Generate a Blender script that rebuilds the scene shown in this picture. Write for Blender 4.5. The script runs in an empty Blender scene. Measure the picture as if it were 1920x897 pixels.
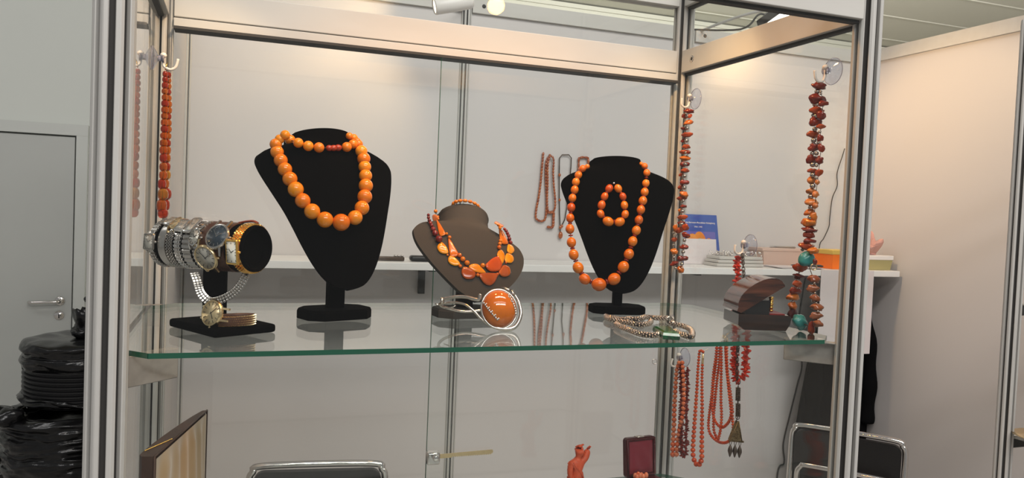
import bpy, bmesh, math, random
from mathutils import Vector, Matrix, Euler, Quaternion, noise

# ------------------------------------------------------------------ camera, world, lights, exposure
ZS = 1.48                       # height of the glass shelf above the floor; everything below is written relative to it
SC = bpy.context.scene
COL = SC.collection
PI = math.pi
rad = math.radians

cam_data = bpy.data.cameras.new('camera')
cam_data.sensor_fit = 'HORIZONTAL'
cam_data.sensor_width = 36.0
cam_data.lens = 1461.4 * 36.0 / 1920.0
cam_data.clip_start = 0.02
cam = bpy.data.objects.new('camera', cam_data)
COL.objects.link(cam)
_r = Vector((0.9414204, -0.33468257, 0.04141511))
_u = Vector((-0.02722383, 0.04698461, 0.99852457))
_f = Vector((0.33613464, 0.94115887, -0.03512093))
cam.matrix_world = Matrix(((_r.x, _u.x, -_f.x, 0.12314), (_r.y, _u.y, -_f.y, -0.91603),
                           (_r.z, _u.z, -_f.z, 0.16908 + ZS), (0, 0, 0, 1)))
SC.camera = cam

world = bpy.data.worlds.new('hall')
SC.world = world
world.use_nodes = True
world.node_tree.nodes['Background'].inputs[0].default_value = (0.86, 0.86, 0.85, 1)
world.node_tree.nodes['Background'].inputs[1].default_value = 0.29

vs = SC.view_settings
vs.view_transform = 'Standard'
vs.look = 'None'
vs.gamma = 1.0
vs.use_curve_mapping = False
vs.exposure = 0.0
SC.cycles.max_bounces = 14
SC.cycles.transparent_max_bounces = 48
SC.cycles.glossy_bounces = 8
SC.cycles.use_denoising = True
SC.cycles.caustics_reflective = False
SC.cycles.caustics_refractive = False
SC.cycles.sample_clamp_indirect = 4.0


def area(name, loc, target, size, power, col, size_y=None):
    l = bpy.data.lights.new(name, 'AREA')
    l.energy = power
    l.color = col
    l.size = size
    if size_y:
        l.shape = 'RECTANGLE'
        l.size_y = size_y
    o = bpy.data.objects.new(name, l)
    COL.objects.link(o)
    o.location = Vector(loc) + Vector((0, 0, ZS))
    d = Vector(target) - Vector(loc)
    o.rotation_euler = d.to_track_quat('-Z', 'Y').to_euler()
    return o


def spot(name, loc, target, power, col, angle, blend=0.6, radius=0.03):
    l = bpy.data.lights.new(name, 'SPOT')
    l.energy = power
    l.color = col
    l.spot_size = rad(angle)
    l.spot_blend = blend
    l.shadow_soft_size = radius
    o = bpy.data.objects.new(name, l)
    COL.objects.link(o)
    o.location = Vector(loc) + Vector((0, 0, ZS))
    d = Vector(target) - Vector(loc)
    o.rotation_euler = d.to_track_quat('-Z', 'Y').to_euler()
    return o


COOL = (1.0, 0.98, 0.965)
BOOTH = (1.0, 0.93, 0.86)
WARM = (1.0, 0.66, 0.34)
AMB = (1.0, 0.44, 0.10)
SOFT = (1.0, 0.82, 0.66)
# one hall lamp row over the aisle, then unseen fills added for the walls
area('hall_lamp_and_fill', (0.6, -3.4, 3.0), (0.8, 1.2, -0.4), 5.0, 30, COOL, 0.5)
area('hall_lamp_and_fill', (0.9, -4.6, 2.9), (0.9, 1.5, -0.6), 4.5, 120, COOL, 0.5)  # added fill for the wall below the booth shelf
area('hall_lamp_and_fill', (1.0, -1.1, 2.9), (1.0, 1.6, -0.4), 2.8, 74, BOOTH, 0.5)  # unseen overhead fill, added to even out the back wall
area('hall_lamp_and_fill', (-2.6, 1.4, 3.2), (-1.6, 4.3, 0.2), 1.6, 19, COOL, 0.3)  # fill added to light the hall wall and door
area('hall_lamp_and_fill', (4.0, 3.0, 2.2), (7.0, 8.6, 2.6), 4.0, 380, COOL, 0.4)  # unseen fill added to lift the far wall and ceiling
# lamps of the booth: two on the back wall, two over the case, then two added fills
spot('wall_spot_left', (0.735, 1.70, 0.853), (0.30, 2.0, 0.93), 8, WARM, 92, 0.9, 0.03)
spot('wall_spot_left', (0.735, 1.68, 0.850), (0.25, 2.0, 0.30), 7.5, WARM, 110, 1.0, 0.03)
spot('wall_spot_right', (2.12, 1.80, 0.93), (2.32, 2.0, 0.55), 3.6, WARM, 150, 0.7, 0.04)
spot('wall_spot_right', (2.15, 1.60, 0.92), (2.87, 1.52, 0.48), 20, WARM, 96, 0.7, 0.04)
spot('case_lamp_and_fill', (0.40, 0.13, 0.66), (0.42, 0.24, 0.0), 7.2, AMB, 156, 1.0, 0.02)
spot('case_lamp_and_fill', (0.70, 0.13, 0.66), (0.70, 0.24, 0.0), 7.2, AMB, 156, 1.0, 0.02)
spot('case_lamp_and_fill', (0.17, 0.16, 0.64), (0.0, 0.49, 0.22), 5.5, WARM, 66, 0.8, 0.02)  # added fill aimed at the rear left post, no fixture
spot('case_lamp_and_fill', (0.80, 0.16, 0.64), (0.98, 0.49, 0.22), 5.5, WARM, 66, 0.8, 0.02)  # added fill aimed at the rear right post, no fixture

# ------------------------------------------------------------------ mesh helpers
class MB:
    def __init__(s):
        s.v = []; s.f = []; s.sm = []

    def add(s, vs_, fs, smooth=False, M=None):
        b = len(s.v)
        for p in vs_:
            p = Vector(p)
            s.v.append(tuple(M @ p) if M is not None else tuple(p))
        for f in fs:
            s.f.append(tuple(b + i for i in f)); s.sm.append(smooth)
        return s

    def box(s, x0, x1, y0, y1, z0, z1, M=None):
        V = [(x0, y0, z0), (x1, y0, z0), (x1, y1, z0), (x0, y1, z0), (x0, y0, z1), (x1, y0, z1), (x1, y1, z1), (x0, y1, z1)]
        return s.add(V, [(3, 2, 1, 0), (4, 5, 6, 7), (0, 1, 5, 4), (1, 2, 6, 5), (2, 3, 7, 6), (3, 0, 4, 7)], False, M)

    def rbox(s, x0, x1, y0, y1, z0, z1, b, M=None):
        """box with all edges chamfered by b"""
        bm = bmesh.new()
        bmesh.ops.create_cube(bm, size=1)
        bmesh.ops.scale(bm, vec=(x1 - x0, y1 - y0, z1 - z0), verts=bm.verts)
        bmesh.ops.translate(bm, vec=((x0 + x1) / 2, (y0 + y1) / 2, (z0 + z1) / 2), verts=bm.verts)
        bmesh.ops.bevel(bm, geom=bm.edges[:], offset=b, segments=2, affect='EDGES', profile=0.5)
        bm.verts.index_update(); bm.normal_update()
        n0 = len(s.sm)
        s.add([v.co for v in bm.verts], [[v.index for v in f.verts] for f in bm.faces], True, M)
        for i, f in enumerate(bm.faces):            # big faces stay flat, chamfers are smooth
            if max(abs(c) for c in f.normal) > 0.9999:
                s.sm[n0 + i] = False
        bm.free()
        return s

    def prism(s, poly, z0, z1, M=None, smooth=False):
        n = len(poly)
        V = [(p[0], p[1], z0) for p in poly] + [(p[0], p[1], z1) for p in poly]
        F = [tuple(range(n - 1, -1, -1)), tuple(range(n, 2 * n))]
        F += [(i, (i + 1) % n, n + (i + 1) % n, n + i) for i in range(n)]
        return s.add(V, F, smooth, M)

    def lathe(s, prof, n=32, M=None, smooth=True, a0=0.0, a1=2 * PI, wob=None):
        full = abs(a1 - a0 - 2 * PI) < 1e-6
        V = []; F = []
        m = n if full else n + 1
        for k, (r, z) in enumerate(prof):
            for i in range(m):
                a = a0 + (a1 - a0) * i / n
                rr = r * (wob(a, k) if wob else 1)
                V.append((rr * math.cos(a), rr * math.sin(a), z))
        for k in range(len(prof) - 1):
            for i in range(n):
                j = (i + 1) % m
                F.append((k * m + i, k * m + j, (k + 1) * m + j, (k + 1) * m + i))
        return s.add(V, F, smooth, M)

    def ball(s, c=(0, 0, 0), r=(1, 1, 1), nu=16, nv=10, M=None):
        V = [(0, 0, -1)]; F = []
        for j in range(1, nv):
            t = PI * j / nv
            for i in range(nu):
                a = 2 * PI * i / nu
                V.append((math.sin(t) * math.cos(a), math.sin(t) * math.sin(a), -math.cos(t)))
        V.append((0, 0, 1))
        L = len(V) - 1
        for i in range(nu):
            F.append((0, 1 + (i + 1) % nu, 1 + i))
            F.append((L, 1 + (nv - 2) * nu + i, 1 + (nv - 2) * nu + (i + 1) % nu))
        for j in range(nv - 2):
            for i in range(nu):
                a = 1 + j * nu + i; b = 1 + j * nu + (i + 1) % nu
                F.append((a, b, b + nu, a + nu))
        V = [(c[0] + p[0] * r[0], c[1] + p[1] * r[1], c[2] + p[2] * r[2]) for p in V]
        return s.add(V, F, True, M)

    def tube(s, pts, r, n=8, closed=False, flat=1.0, up=None, M=None, smooth=True):
        """sweep an ellipse (r, r*flat) along pts"""
        P = [Vector(p) for p in pts]
        N = len(P)
        V = []; F = []
        prev = None
        for i in range(N):
            if closed:
                t = P[(i + 1) % N] - P[i - 1]
            else:
                t = P[min(i + 1, N - 1)] - P[max(i - 1, 0)]
            t.normalize()
            if up is not None:
                a = Vector(up)
                a = a - t * a.dot(t)
            elif prev is None:
                a = Vector((0, 0, 1)) if abs(t.z) < 0.9 else Vector((1, 0, 0))
                a = a - t * a.dot(t)
            else:
                a = prev - t * prev.dot(t)
            a.normalize(); prev = a
            b = t.cross(a)
            rr = r[i] if isinstance(r, (list, tuple)) else r
            for k in range(n):
                w = 2 * PI * k / n
                V.append(P[i] + a * (math.cos(w) * rr * flat) + b * (math.sin(w) * rr))
        for i in range(N if closed else N - 1):
            j = (i + 1) % N
            for k in range(n):
                l = (k + 1) % n
                F.append((i * n + k, i * n + l, j * n + l, j * n + k))
        if not closed:
            F.append(tuple(range(n - 1, -1, -1)))
            F.append(tuple((N - 1) * n + k for k in range(n)))
        return s.add(V, F, smooth, M)

    def mesh(s, name, sharp=None):
        me = bpy.data.meshes.new(name)
        me.from_pydata([tuple(p) for p in s.v], [], s.f)
        bm = bmesh.new(); bm.from_mesh(me)
        bmesh.ops.recalc_face_normals(bm, faces=bm.faces)
        bm.to_mesh(me); bm.free()
        me.polygons.foreach_set('use_smooth', s.sm)
        if sharp:
            me.polygons.foreach_set('use_smooth', [True] * len(s.sm))
            me.set_sharp_from_angle(angle=rad(sharp))
        return me

    def obj(s, name, m, parent=None, sharp=None):
        return mobj(name, s.mesh(name, sharp), m, parent)


def mobj(name, me, m, parent=None):
    if m is not None and not me.materials:
        me.materials.append(m)
    o = bpy.data.objects.new(name, me)
    COL.objects.link(o)
    if parent is not None:
        o.parent = parent
    else:
        o.location = (0, 0, ZS)
    return o


def thing(name, label, cat, loc=(0, 0, 0), rot=(0, 0, 0), group=None):
    o = bpy.data.objects.new(name, None)
    o.empty_display_size = 0.02
    COL.objects.link(o)
    o.location = (loc[0], loc[1], loc[2] + ZS)
    o.rotation_euler = rot
    o['label'] = label; o['category'] = cat
    if group:
        o['group'] = group
    return o


def tag(o, label, cat, group=None):
    o['label'] = label; o['category'] = cat
    if group:
        o['group'] = group
    return o


def struct(o):
    o['kind'] = 'structure'
    return o


def root(name, loc=(0, 0, 0)):
    o = bpy.data.objects.new(name, None)
    o.empty_display_size = 0.02
    COL.objects.link(o)
    o.location = (loc[0], loc[1], loc[2] + ZS)
    return struct(o)


def inst(name, me, parent, M):
    o = bpy.data.objects.new(name, me)
    COL.objects.link(o)
    o.parent = parent
    o.matrix_local = M
    return o


def catmull(pts, k=8, closed=False):
    P = [Vector(p) for p in pts]; n = len(P); out = []
    for i in range(n if closed else n - 1):
        if closed:
            a, b, c, d = P[i - 1], P[i], P[(i + 1) % n], P[(i + 2) % n]
        else:
            a, b, c, d = P[max(i - 1, 0)], P[i], P[i + 1], P[min(i + 2, n - 1)]
        for j in range(k):
            t = j / k
            out.append(0.5 * ((2 * b) + (c - a) * t + (2 * a - 5 * b + 4 * c - d) * t * t + (3 * b - a - 3 * c + d) * t ** 3))
    if not closed:
        out.append(P[-1])
    return out


def frame_z(d, side=None):
    """rotation matrix (4x4) whose local z is d, local x as near side as can be"""
    z = Vector(d).normalized()
    x = Vector(side) if side is not None else (Vector((0, 0, 1)) if abs(z.z) < 0.9 else Vector((1, 0, 0)))
    x = (x - z * x.dot(z)).normalized()
    y = z.cross(x)
    return Matrix(((x.x, y.x, z.x, 0), (x.y, y.y, z.y, 0), (x.z, y.z, z.z, 0), (0, 0, 0, 1)))


def T(p):
    return Matrix.Translation(Vector(p))


def S(x, y, z):
    return Matrix.Diagonal((x, y, z, 1))


def RZ(a):
    return Matrix.Rotation(a, 4, 'Z')


def RX(a):
    return Matrix.Rotation(a, 4, 'X')


def RY(a):
    return Matrix.Rotation(a, 4, 'Y')

# ------------------------------------------------------------------ materials
def mat(name, col, rough=0.5, metal=0.0, spec=0.5, coat=0.0, trans=0.0, ior=1.45, sheen=0.0, sss=0.0,
        noise_amt=0.0, noise_scale=40.0, col2=None, bump=0.0, bump_scale=200.0, rnd=None, rnd_src='object', stretch=None, emis=0.0):
    m = bpy.data.materials.new(name)
    m.use_nodes = True
    nt = m.node_tree; N = nt.nodes; L = nt.links
    b = N['Principled BSDF']
    b.inputs['Base Color'].default_value = (*col, 1)
    b.inputs['Roughness'].default_value = rough
    b.inputs['Metallic'].default_value = metal
    b.inputs['Specular IOR Level'].default_value = spec
    b.inputs['Coat Weight'].default_value = coat
    b.inputs['Coat Roughness'].default_value = 0.05
    b.inputs['Transmission Weight'].default_value = trans
    b.inputs['IOR'].default_value = ior
    if sheen:
        b.inputs['Sheen Weight'].default_value = sheen
    if sss:
        b.inputs['Subsurface Weight'].default_value = sss
        b.inputs['Subsurface Radius'].default_value = (1.0, 0.4, 0.1)
        b.inputs['Subsurface Scale'].default_value = 0.006
    if emis:
        b.inputs['Emission Color'].default_value = (*col, 1)
        b.inputs['Emission Strength'].default_value = emis
    src = None
    if rnd:
        ramp = N.new('ShaderNodeValToRGB')
        ramp.color_ramp.interpolation = 'LINEAR'
        while len(ramp.color_ramp.elements) < len(rnd):
            ramp.color_ramp.elements.new(0.5)
        for i, c in enumerate(rnd):
            ramp.color_ramp.elements[i].position = i / (len(rnd) - 1)
            ramp.color_ramp.elements[i].color = (*c, 1)
        if rnd_src == 'object':
            oi = N.new('ShaderNodeObjectInfo'); L.new(oi.outputs['Random'], ramp.inputs[0])
        else:
            g = N.new('ShaderNodeNewGeometry'); L.new(g.outputs['Random Per Island'], ramp.inputs[0])
        src = ramp.outputs[0]
    tc = None
    if noise_amt or bump:
        tc = N.new('ShaderNodeTexCoord')
        vec = tc.outputs['Object']
        if stretch:
            mp = N.new('ShaderNodeMapping'); mp.inputs['Scale'].default_value = stretch
            L.new(vec, mp.inputs[0]); vec = mp.outputs[0]
    if noise_amt:
        nz = N.new('ShaderNodeTexNoise'); nz.inputs['Scale'].default_value = noise_scale
        nz.inputs['Detail'].default_value = 5
        L.new(vec, nz.inputs['Vector'])
        mr = N.new('ShaderNodeMapRange'); mr.inputs[1].default_value = 0.35; mr.inputs[2].default_value = 0.7
        mr.inputs[4].default_value = noise_amt
        L.new(nz.outputs['Fac'], mr.inputs[0])
        mx = N.new('ShaderNodeMix'); mx.data_type = 'RGBA'
        L.new(mr.outputs[0], mx.inputs[0])
        if src is not None:
            L.new(src, mx.inputs[6])
        else:
            mx.inputs[6].default_value = (*col, 1)
        c2 = col2 or tuple(c * 0.5 for c in col)
        mx.inputs[7].default_value = (*c2, 1)
        src = mx.outputs[2]
    if src is not None:
        L.new(src, b.inputs['Base Color'])
    if bump:
        nb = N.new('ShaderNodeTexNoise'); nb.inputs['Scale'].default_value = bump_scale
        nb.inputs['Detail'].default_value = 3
        L.new(vec, nb.inputs['Vector'])
        bp = N.new('ShaderNodeBump'); bp.inputs['Strength'].default_value = bump; bp.inputs['Distance'].default_value = 0.002
        L.new(nb.outputs['Fac'], bp.inputs['Height'])
        L.new(bp.outputs[0], b.inputs['Normal'])
    return m


def glass(name, tint=(1, 1, 1), f0=0.04, rough=0.0):
    """thin clear pane: see-through plus Fresnel reflection"""
    m = bpy.data.materials.new(name)
    m.use_nodes = True
    nt = m.node_tree; N = nt.nodes; L = nt.links
    N.clear()
    out = N.new('ShaderNodeOutputMaterial')
    g = N.new('ShaderNodeNewGeometry')
    dt = N.new('ShaderNodeVectorMath'); dt.operation = 'DOT_PRODUCT'
    L.new(g.outputs['Normal'], dt.inputs[0]); L.new(g.outputs['Incoming'], dt.inputs[1])
    ab = N.new('ShaderNodeMath'); ab.operation = 'ABSOLUTE'; L.new(dt.outputs['Value'], ab.inputs[0])
    om = N.new('ShaderNodeMath'); om.operation = 'SUBTRACT'; om.inputs[0].default_value = 1.0; L.new(ab.outputs[0], om.inputs[1])
    pw = N.new('ShaderNodeMath'); pw.operation = 'POWER'; pw.inputs[1].default_value = 5.0; L.new(om.outputs[0], pw.inputs[0])
    ma = N.new('ShaderNodeMath'); ma.operation = 'MULTIPLY_ADD'; ma.inputs[1].default_value = 1 - f0; ma.inputs[2].default_value = f0
    L.new(pw.outputs[0], ma.inputs[0])
    tr = N.new('ShaderNodeBsdfTransparent'); tr.inputs[0].default_value = (*tint, 1)
    gl = N.new('ShaderNodeBsdfGlossy'); gl.inputs['Roughness'].default_value = rough
    gl.inputs['Color'].default_value = (1, 1, 1, 1)
    mx = N.new('ShaderNodeMixShader')
    L.new(ma.outputs[0], mx.inputs[0]); L.new(tr.outputs[0], mx.inputs[1]); L.new(gl.outputs[0], mx.inputs[2])
    L.new(mx.outputs[0], out.inputs[0])
    return m


M = {}
M['alu'] = mat('anodised_aluminium', (0.52, 0.51, 0.485), 0.50, 0.12, noise_amt=0.25, noise_scale=14, col2=(0.48, 0.47, 0.44), stretch=(1, 1, 4), bump=0.04, bump_scale=300)
M['alu_dark'] = mat('dull_black', (0.035, 0.033, 0.031), 0.7)
M['alu_beam'] = mat('aluminium_beam', (0.56, 0.55, 0.52), 0.60, 0.08, spec=0.3, noise_amt=0.30, noise_scale=26, col2=(0.47, 0.44, 0.40), stretch=(0.25, 1, 1), bump=0.03, bump_scale=240)
M['panel'] = mat('white_laminate_panel', (0.58, 0.555, 0.545), 0.5, noise_amt=0.06, noise_scale=3, col2=(0.54, 0.517, 0.507))
M['hall'] = mat('painted_hall_wall', (0.62, 0.645, 0.61), 0.8, noise_amt=0.08, noise_scale=2.0, col2=(0.55, 0.58, 0.55))
M['door'] = mat('painted_steel_door', (0.47, 0.485, 0.465), 0.5, noise_amt=0.05, noise_scale=3)
M['door_frame'] = mat('painted_door_frame', (0.55, 0.57, 0.545), 0.5)
M['ceiling'] = mat('hall_sheet_ceiling', (0.60, 0.58, 0.49), 0.8)
M['floor'] = mat('hall_floor', (0.55, 0.53, 0.51), 0.8, noise_amt=0.3, noise_scale=60)
M['pane'] = glass('clear_glass', (0.985, 0.995, 0.99), 0.03)
M['pane_front'] = glass('clear_front_glass', (0.99, 1.0, 0.995), 0.018)
M['shelf_glass'] = glass('shelf_glass', (0.96, 0.985, 0.97), 0.04)
M['shelf_edge'] = mat('green_glass_edge', (0.004, 0.085, 0.045), 0.06, spec=0.6, coat=0.5)
M['velvet'] = mat('black_velvet', (0.0012, 0.0011, 0.0011), 0.95, spec=0.03)
M['taupe'] = mat('taupe_suede', (0.060, 0.053, 0.046), 0.9, spec=0.15, bump=0.1, bump_scale=900)
M['silver'] = mat('worn_silver', (0.66, 0.60, 0.54), 0.2, 1.0)
M['steel'] = mat('brushed_steel', (0.52, 0.49, 0.46), 0.25, 1.0)
M['chrome'] = mat('chrome', (0.74, 0.71, 0.68), 0.10, 1.0)
M['gold'] = mat('yellow_gold', (0.95, 0.60, 0.16), 0.22, 1.0)
M['palegold'] = mat('pale_gold', (0.80, 0.62, 0.36), 0.26, 1.0)
M['black_plastic'] = mat('black_plastic', (0.012, 0.012, 0.013), 0.4)
M['bag'] = mat('black_bin_bag', (0.006, 0.006, 0.0065), 0.22, spec=0.5, bump=0.7, bump_scale=45)
M['leather_black'] = mat('black_leatherette', (0.010, 0.009, 0.009), 0.4, bump=0.1, bump_scale=300)
M['white'] = mat('white_plastic', (0.80, 0.77, 0.74), 0.35)
# ------------------------------------------------------------------ the setting
def octagon(r):
    return [(r / math.cos(PI / 8) * math.cos(PI / 8 + k * PI / 4), r / math.cos(PI / 8) * math.sin(PI / 8 + k * PI / 4)) for k in range(8)]


def post_profile(a=0.020, g=0.0033, d=0.0065):
    """octagonal system post, a slot down the middle of each of its eight faces"""
    O = octagon(a); out = []
    for k in range(8):
        p = Vector(O[k]); q = Vector(O[(k + 1) % 8]); t = (q - p).normalized(); n = Vector((t.y, -t.x)); m = (p + q) / 2
        c = 0.0008
        out += [p + t * c, m - t * (g + 0.0008), m - t * g - n * 0.0008, m - t * g - n * d, m + t * g - n * d, m + t * g - n * 0.0008, m + t * (g + 0.0008), q - t * c]
    return [tuple(p) for p in out]


PROF = post_profile()
_post_mesh = {}


def post(parent, x, y, z0, z1, name='post'):
    key = (round(z0, 3), round(z1, 3))
    if key not in _post_mesh:
        me = MB().prism(PROF, z0, z1).mesh('post')
        me.materials.append(M['alu'])
        _post_mesh[key] = me
    o = inst(name, _post_mesh[key], parent, T((x, y, 0)))
    core = MB().prism(octagon(0.0138), z0 + 0.001, z1 - 0.001)
    c = core.obj('slot_core', M['alu_dark'], o)  # near-black core makes the post slots read dark
    return o


floor = struct(MB().box(-7, 17, -7, 9, -ZS - 0.1, -ZS).obj('floor', M['floor']))

# hall shell far behind the booth
wl = root('wall_left')
MB().box(-6, 0.55, 4.34, 4.44, -ZS, 2.9).obj('plaster', M['hall'], wl)
wb = root('wall_far')
MB().box(-6, 17.0, 8.6, 8.7, -ZS, 2.9).obj('plaster', M['ceiling'], wb)
for k in range(26):
    z = 1.0 + k * 0.075
    MB().box(0.6, 17.0, 8.575, 8.6, z, z + 0.055).obj('cladding_strip', M['ceiling'], wb)
cl = root('ceiling')
MB().box(-6, 17, 2.6, 8.7, 2.95, 3.0).obj('deck', M['ceiling'], cl)
for k in range(6):
    MB().box(-6, 17, 3.2 + k * 1.0, 3.23 + k * 1.0, 2.938, 2.95).obj('purlin', M['ceiling'], cl)

# steel door in the hall wall
dr = root('door_1', (0, 4.34, 0))
MB().box(-1.86, -0.775, -0.035, -0.003, -ZS, 0.50).obj('door_leaf', M['door'], dr)
fb = MB()
fb.box(-0.765, -0.705, -0.05, -0.001, -ZS, 0.5095); fb.box(-1.96, -0.705, -0.05, -0.001, 0.51, 0.575); fb.box(-1.96, -1.87, -0.05, -0.001, -ZS, 0.51)
fb.obj('door_frame', M['door_frame'], dr)
hd = MB()
hd.lathe([(0.026, 0), (0.026, 0.008), (0.02, 0.010), (0.011, 0.010), (0.011, 0.045)], 24, T((-0.835, -0.035, -0.470)) @ RX(PI / 2))
hd.tube(catmull([(-0.835, -0.075, -0.470), (-0.845, -0.085, -0.470), (-0.90, -0.088, -0.471), (-0.965, -0.088, -0.474), (-0.985, -0.080, -0.474), (-0.988, -0.065, -0.474)], 5), 0.0095, 10)
hd.obj('lever_handle', M['chrome'], dr)
ke = MB().lathe([(0.0, 0.006), (0.026, 0.006), (0.028, 0.0)], 24, T((-0.838, -0.035, -0.556)) @ RX(PI / 2)).obj('lock_rosette', M['chrome'], dr)
MB().box(-0.841, -0.835, -0.0425, -0.0405, -0.572, -0.548).obj('key_slot', M['black_plastic'], ke)

# booth: system walls of white panels, slotted posts and top beams
def top_beam(parent, x0, x1, y0, y1, z0, z1):
    return MB().box(x0, x1, y0, y1, z0, z1).obj('beam', M['alu_beam'], parent)


bw = root('wall_back')
for x in (-0.05, 0.94, 1.93, 2.89):
    post(bw, x, 2.0, -ZS, 0.98)
for x0, x1 in ((-0.03, 0.92), (0.96, 1.91), (1.95, 2.87)):
    MB().box(x0, x1, 1.996, 2.006, -ZS + 0.05, 0.925).obj('panel', M['panel'], bw)
    b = top_beam(bw, x0 + 0.001, x1 - 0.001, 1.982, 2.018, 0.925, 0.98)
    for xx in (x0 + 0.045, x1 - 0.045):
        MB().lathe([(0.0, 0.002), (0.007, 0.002), (0.008, 0.0)], 16, T((xx, 1.982, 0.953)) @ RX(PI / 2)).obj('lock_screw', M['alu_dark'], b)
    top_beam(bw, x0 + 0.001, x1 - 0.001, 1.982, 2.018, -ZS, -ZS + 0.05)
wr = root('wall_right')
for y in (1.01, 0.02, -0.97):
    post(wr, 2.89, y, -ZS, 0.98)
for y0, y1 in ((1.03, 1.98), (0.04, 0.99), (-0.95, 0.0)):
    MB().box(2.886, 2.896, y0, y1, -ZS + 0.05, 0.925).obj('panel', M['panel'], wr)
    top_beam(wr, 2.872, 2.908, y0 + 0.001, y1 - 0.001, 0.925, 0.98)
    top_beam(wr, 2.872, 2.908, y0 + 0.001, y1 - 0.001, -ZS, -ZS + 0.05)
wp = root('wall_partition')
post(wp, -0.05, 1.01, -ZS, 0.98)
for y0, y1 in ((1.03, 1.98), (0.56, 0.99)):
    MB().box(-0.056, -0.046, y0, y1, -ZS + 0.05, 0.925).obj('panel', M['panel'], wp)
    top_beam(wp, -0.068, -0.032, y0 + 0.001, y1 - 0.001, 0.925, 0.98)

# ------------------------------------------------------------------ display case
W, D = 0.99, 0.506
case = thing('display_case', 'large glazed display case with slotted aluminium posts holding the jewellery', 'display case', (0, 0, -ZS))
CZ = -ZS


def cpart(mb, name, m, parent=None, sharp=None):
    me = mb.mesh(name, sharp)
    o = mobj(name, me, m, parent if parent is not None else case)
    if parent is None:
        o.location = (0, 0, ZS)          # case empty stands on the floor; parts are written from shelf level
    return o


for x in (0, W):
    for y in (0, D):
        o = post(case, x, y, -ZS, 0.70)
        o.location = (x, y, ZS)
ZB, ZT = 0.467, 0.512
for z0, z1 in ((ZB, ZT), (0.602, 0.648), (-1.40, -1.355)):
    for y in (0, D):
        b = cpart(MB().rbox(0.0205, W - 0.0205, y - 0.014, y + 0.014, z0, z1, 0.0012), 'beam', M['alu_beam'])
        if y == 0 and z1 < 0.6:
            cpart(MB().box(0.022, W - 0.022, -0.006, 0.006, z0 - 0.004, z0), 'seal', M['alu_dark'], b)
    for x in (0, W):
        b = cpart(MB().rbox(x - 0.014, x + 0.014, 0.0205, D - 0.0205, z0, z1, 0.0012), 'beam', M['alu_beam'])
        cpart(MB().box(x - 0.006, x + 0.006, 0.022, D - 0.022, z0 - 0.004, z0), 'seal', M['alu_dark'], b)
        s = -1 if x else 1
        for yy in (0.058, D - 0.058):
            sc = MB().lathe([(0.0035, 0.0006), (0.0058, 0.0010), (0.0066, 0.0)], 18, T((x + s * 0.014, yy, (z0 + z1) / 2)) @ RY(s * PI / 2))
            cpart(sc, 'lock_screw', M['silver'], b)
            cpart(MB().lathe([(0.0, 0.0008), (0.0036, 0.0008)], 14, T((x + s * 0.014, yy, (z0 + z1) / 2)) @ RY(s * PI / 2)), 'screw_socket', M['alu_dark'], b)
# rail of the sliding doors under the rear beam
rl = cpart(MB().rbox(0.0205, W - 0.0205, D - 0.0165, D + 0.014, 0.449, ZB - 0.0022, 0.001), 'sliding_rail', M['alu_beam'])
cpart(MB().box(0.022, W - 0.022, D - 0.030, D + 0.006, 0.4445, 0.449), 'seal', M['alu_dark'], rl)
# panes
P0, P1 = -1.355, ZB - 0.001
cpart(MB().box(0.018, W - 0.018, -0.0115, -0.0075, P0, P1), 'front_pane', M['pane_front'])
for x in (-0.002, W - 0.002):
    cpart(MB().box(x, x + 0.004, 0.018, D - 0.018, P0, P1), 'side_pane', M['pane'])
    cpart(MB().box(x, x + 0.004, 0.018, D - 0.018, ZT, 0.602), 'upper_pane', M['pane'])
cpart(MB().box(0.018, W - 0.018, D - 0.002, D + 0.002, ZT, 0.602), 'upper_pane', M['pane'])
s1 = cpart(MB().box(0.020, 0.520, 0.490, 0.494, P0, 0.449), 'sliding_pane', M['pane'])
s2 = cpart(MB().box(0.471, W - 0.020, 0.478, 0.482, P0, 0.449), 'sliding_pane', M['pane'])
cpart(MB().box(0.4702, 0.4710, 0.478, 0.482, P0, 0.449), 'pane_edge', M['shelf_edge'], s2)
cpart(MB().box(0.0195, 0.0200, 0.490, 0.494, P0, 0.449), 'pane_edge', M['white'], s1)
fp = MB().lathe([(0.0046, 0.0), (0.0052, 0.001), (0.0058, 0.0)], 24, T((0.942, 0.478, -0.126)) @ RX(PI / 2))
cpart(fp, 'finger_hole', M['silver'], s2)
M['bracket'] = mat('dull_steel_bracket', (0.36, 0.33, 0.30), 0.5, 0.3, noise_amt=0.4, noise_scale=60)
# shelf brackets: flat tabs set at 45 degrees in the corner slots
for (x, y, sx, sy) in ((0, 0, 1, 1), (W, 0, -1, 1), (0, 0.470, 1, -1), (W, 0.470, -1, -1)):
    a = math.atan2(sy, sx)
    L0, L1 = 0.019, 0.092
    if y > 0.2:
        L0, L1 = 0.000, 0.02
    tb = MB()
    tb.rbox(L0, L1, -0.0015, 0.0015, -0.041, -0.0065, 0.0012, T((x, y, 0)) @ RZ(a))
    tb.rbox(L0, L1, -0.0015, 0.013, -0.0085, -0.0063, 0.0006, T((x, y, 0)) @ RZ(a))
    cpart(tb, 'shelf_bracket', M['bracket'])


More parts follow.
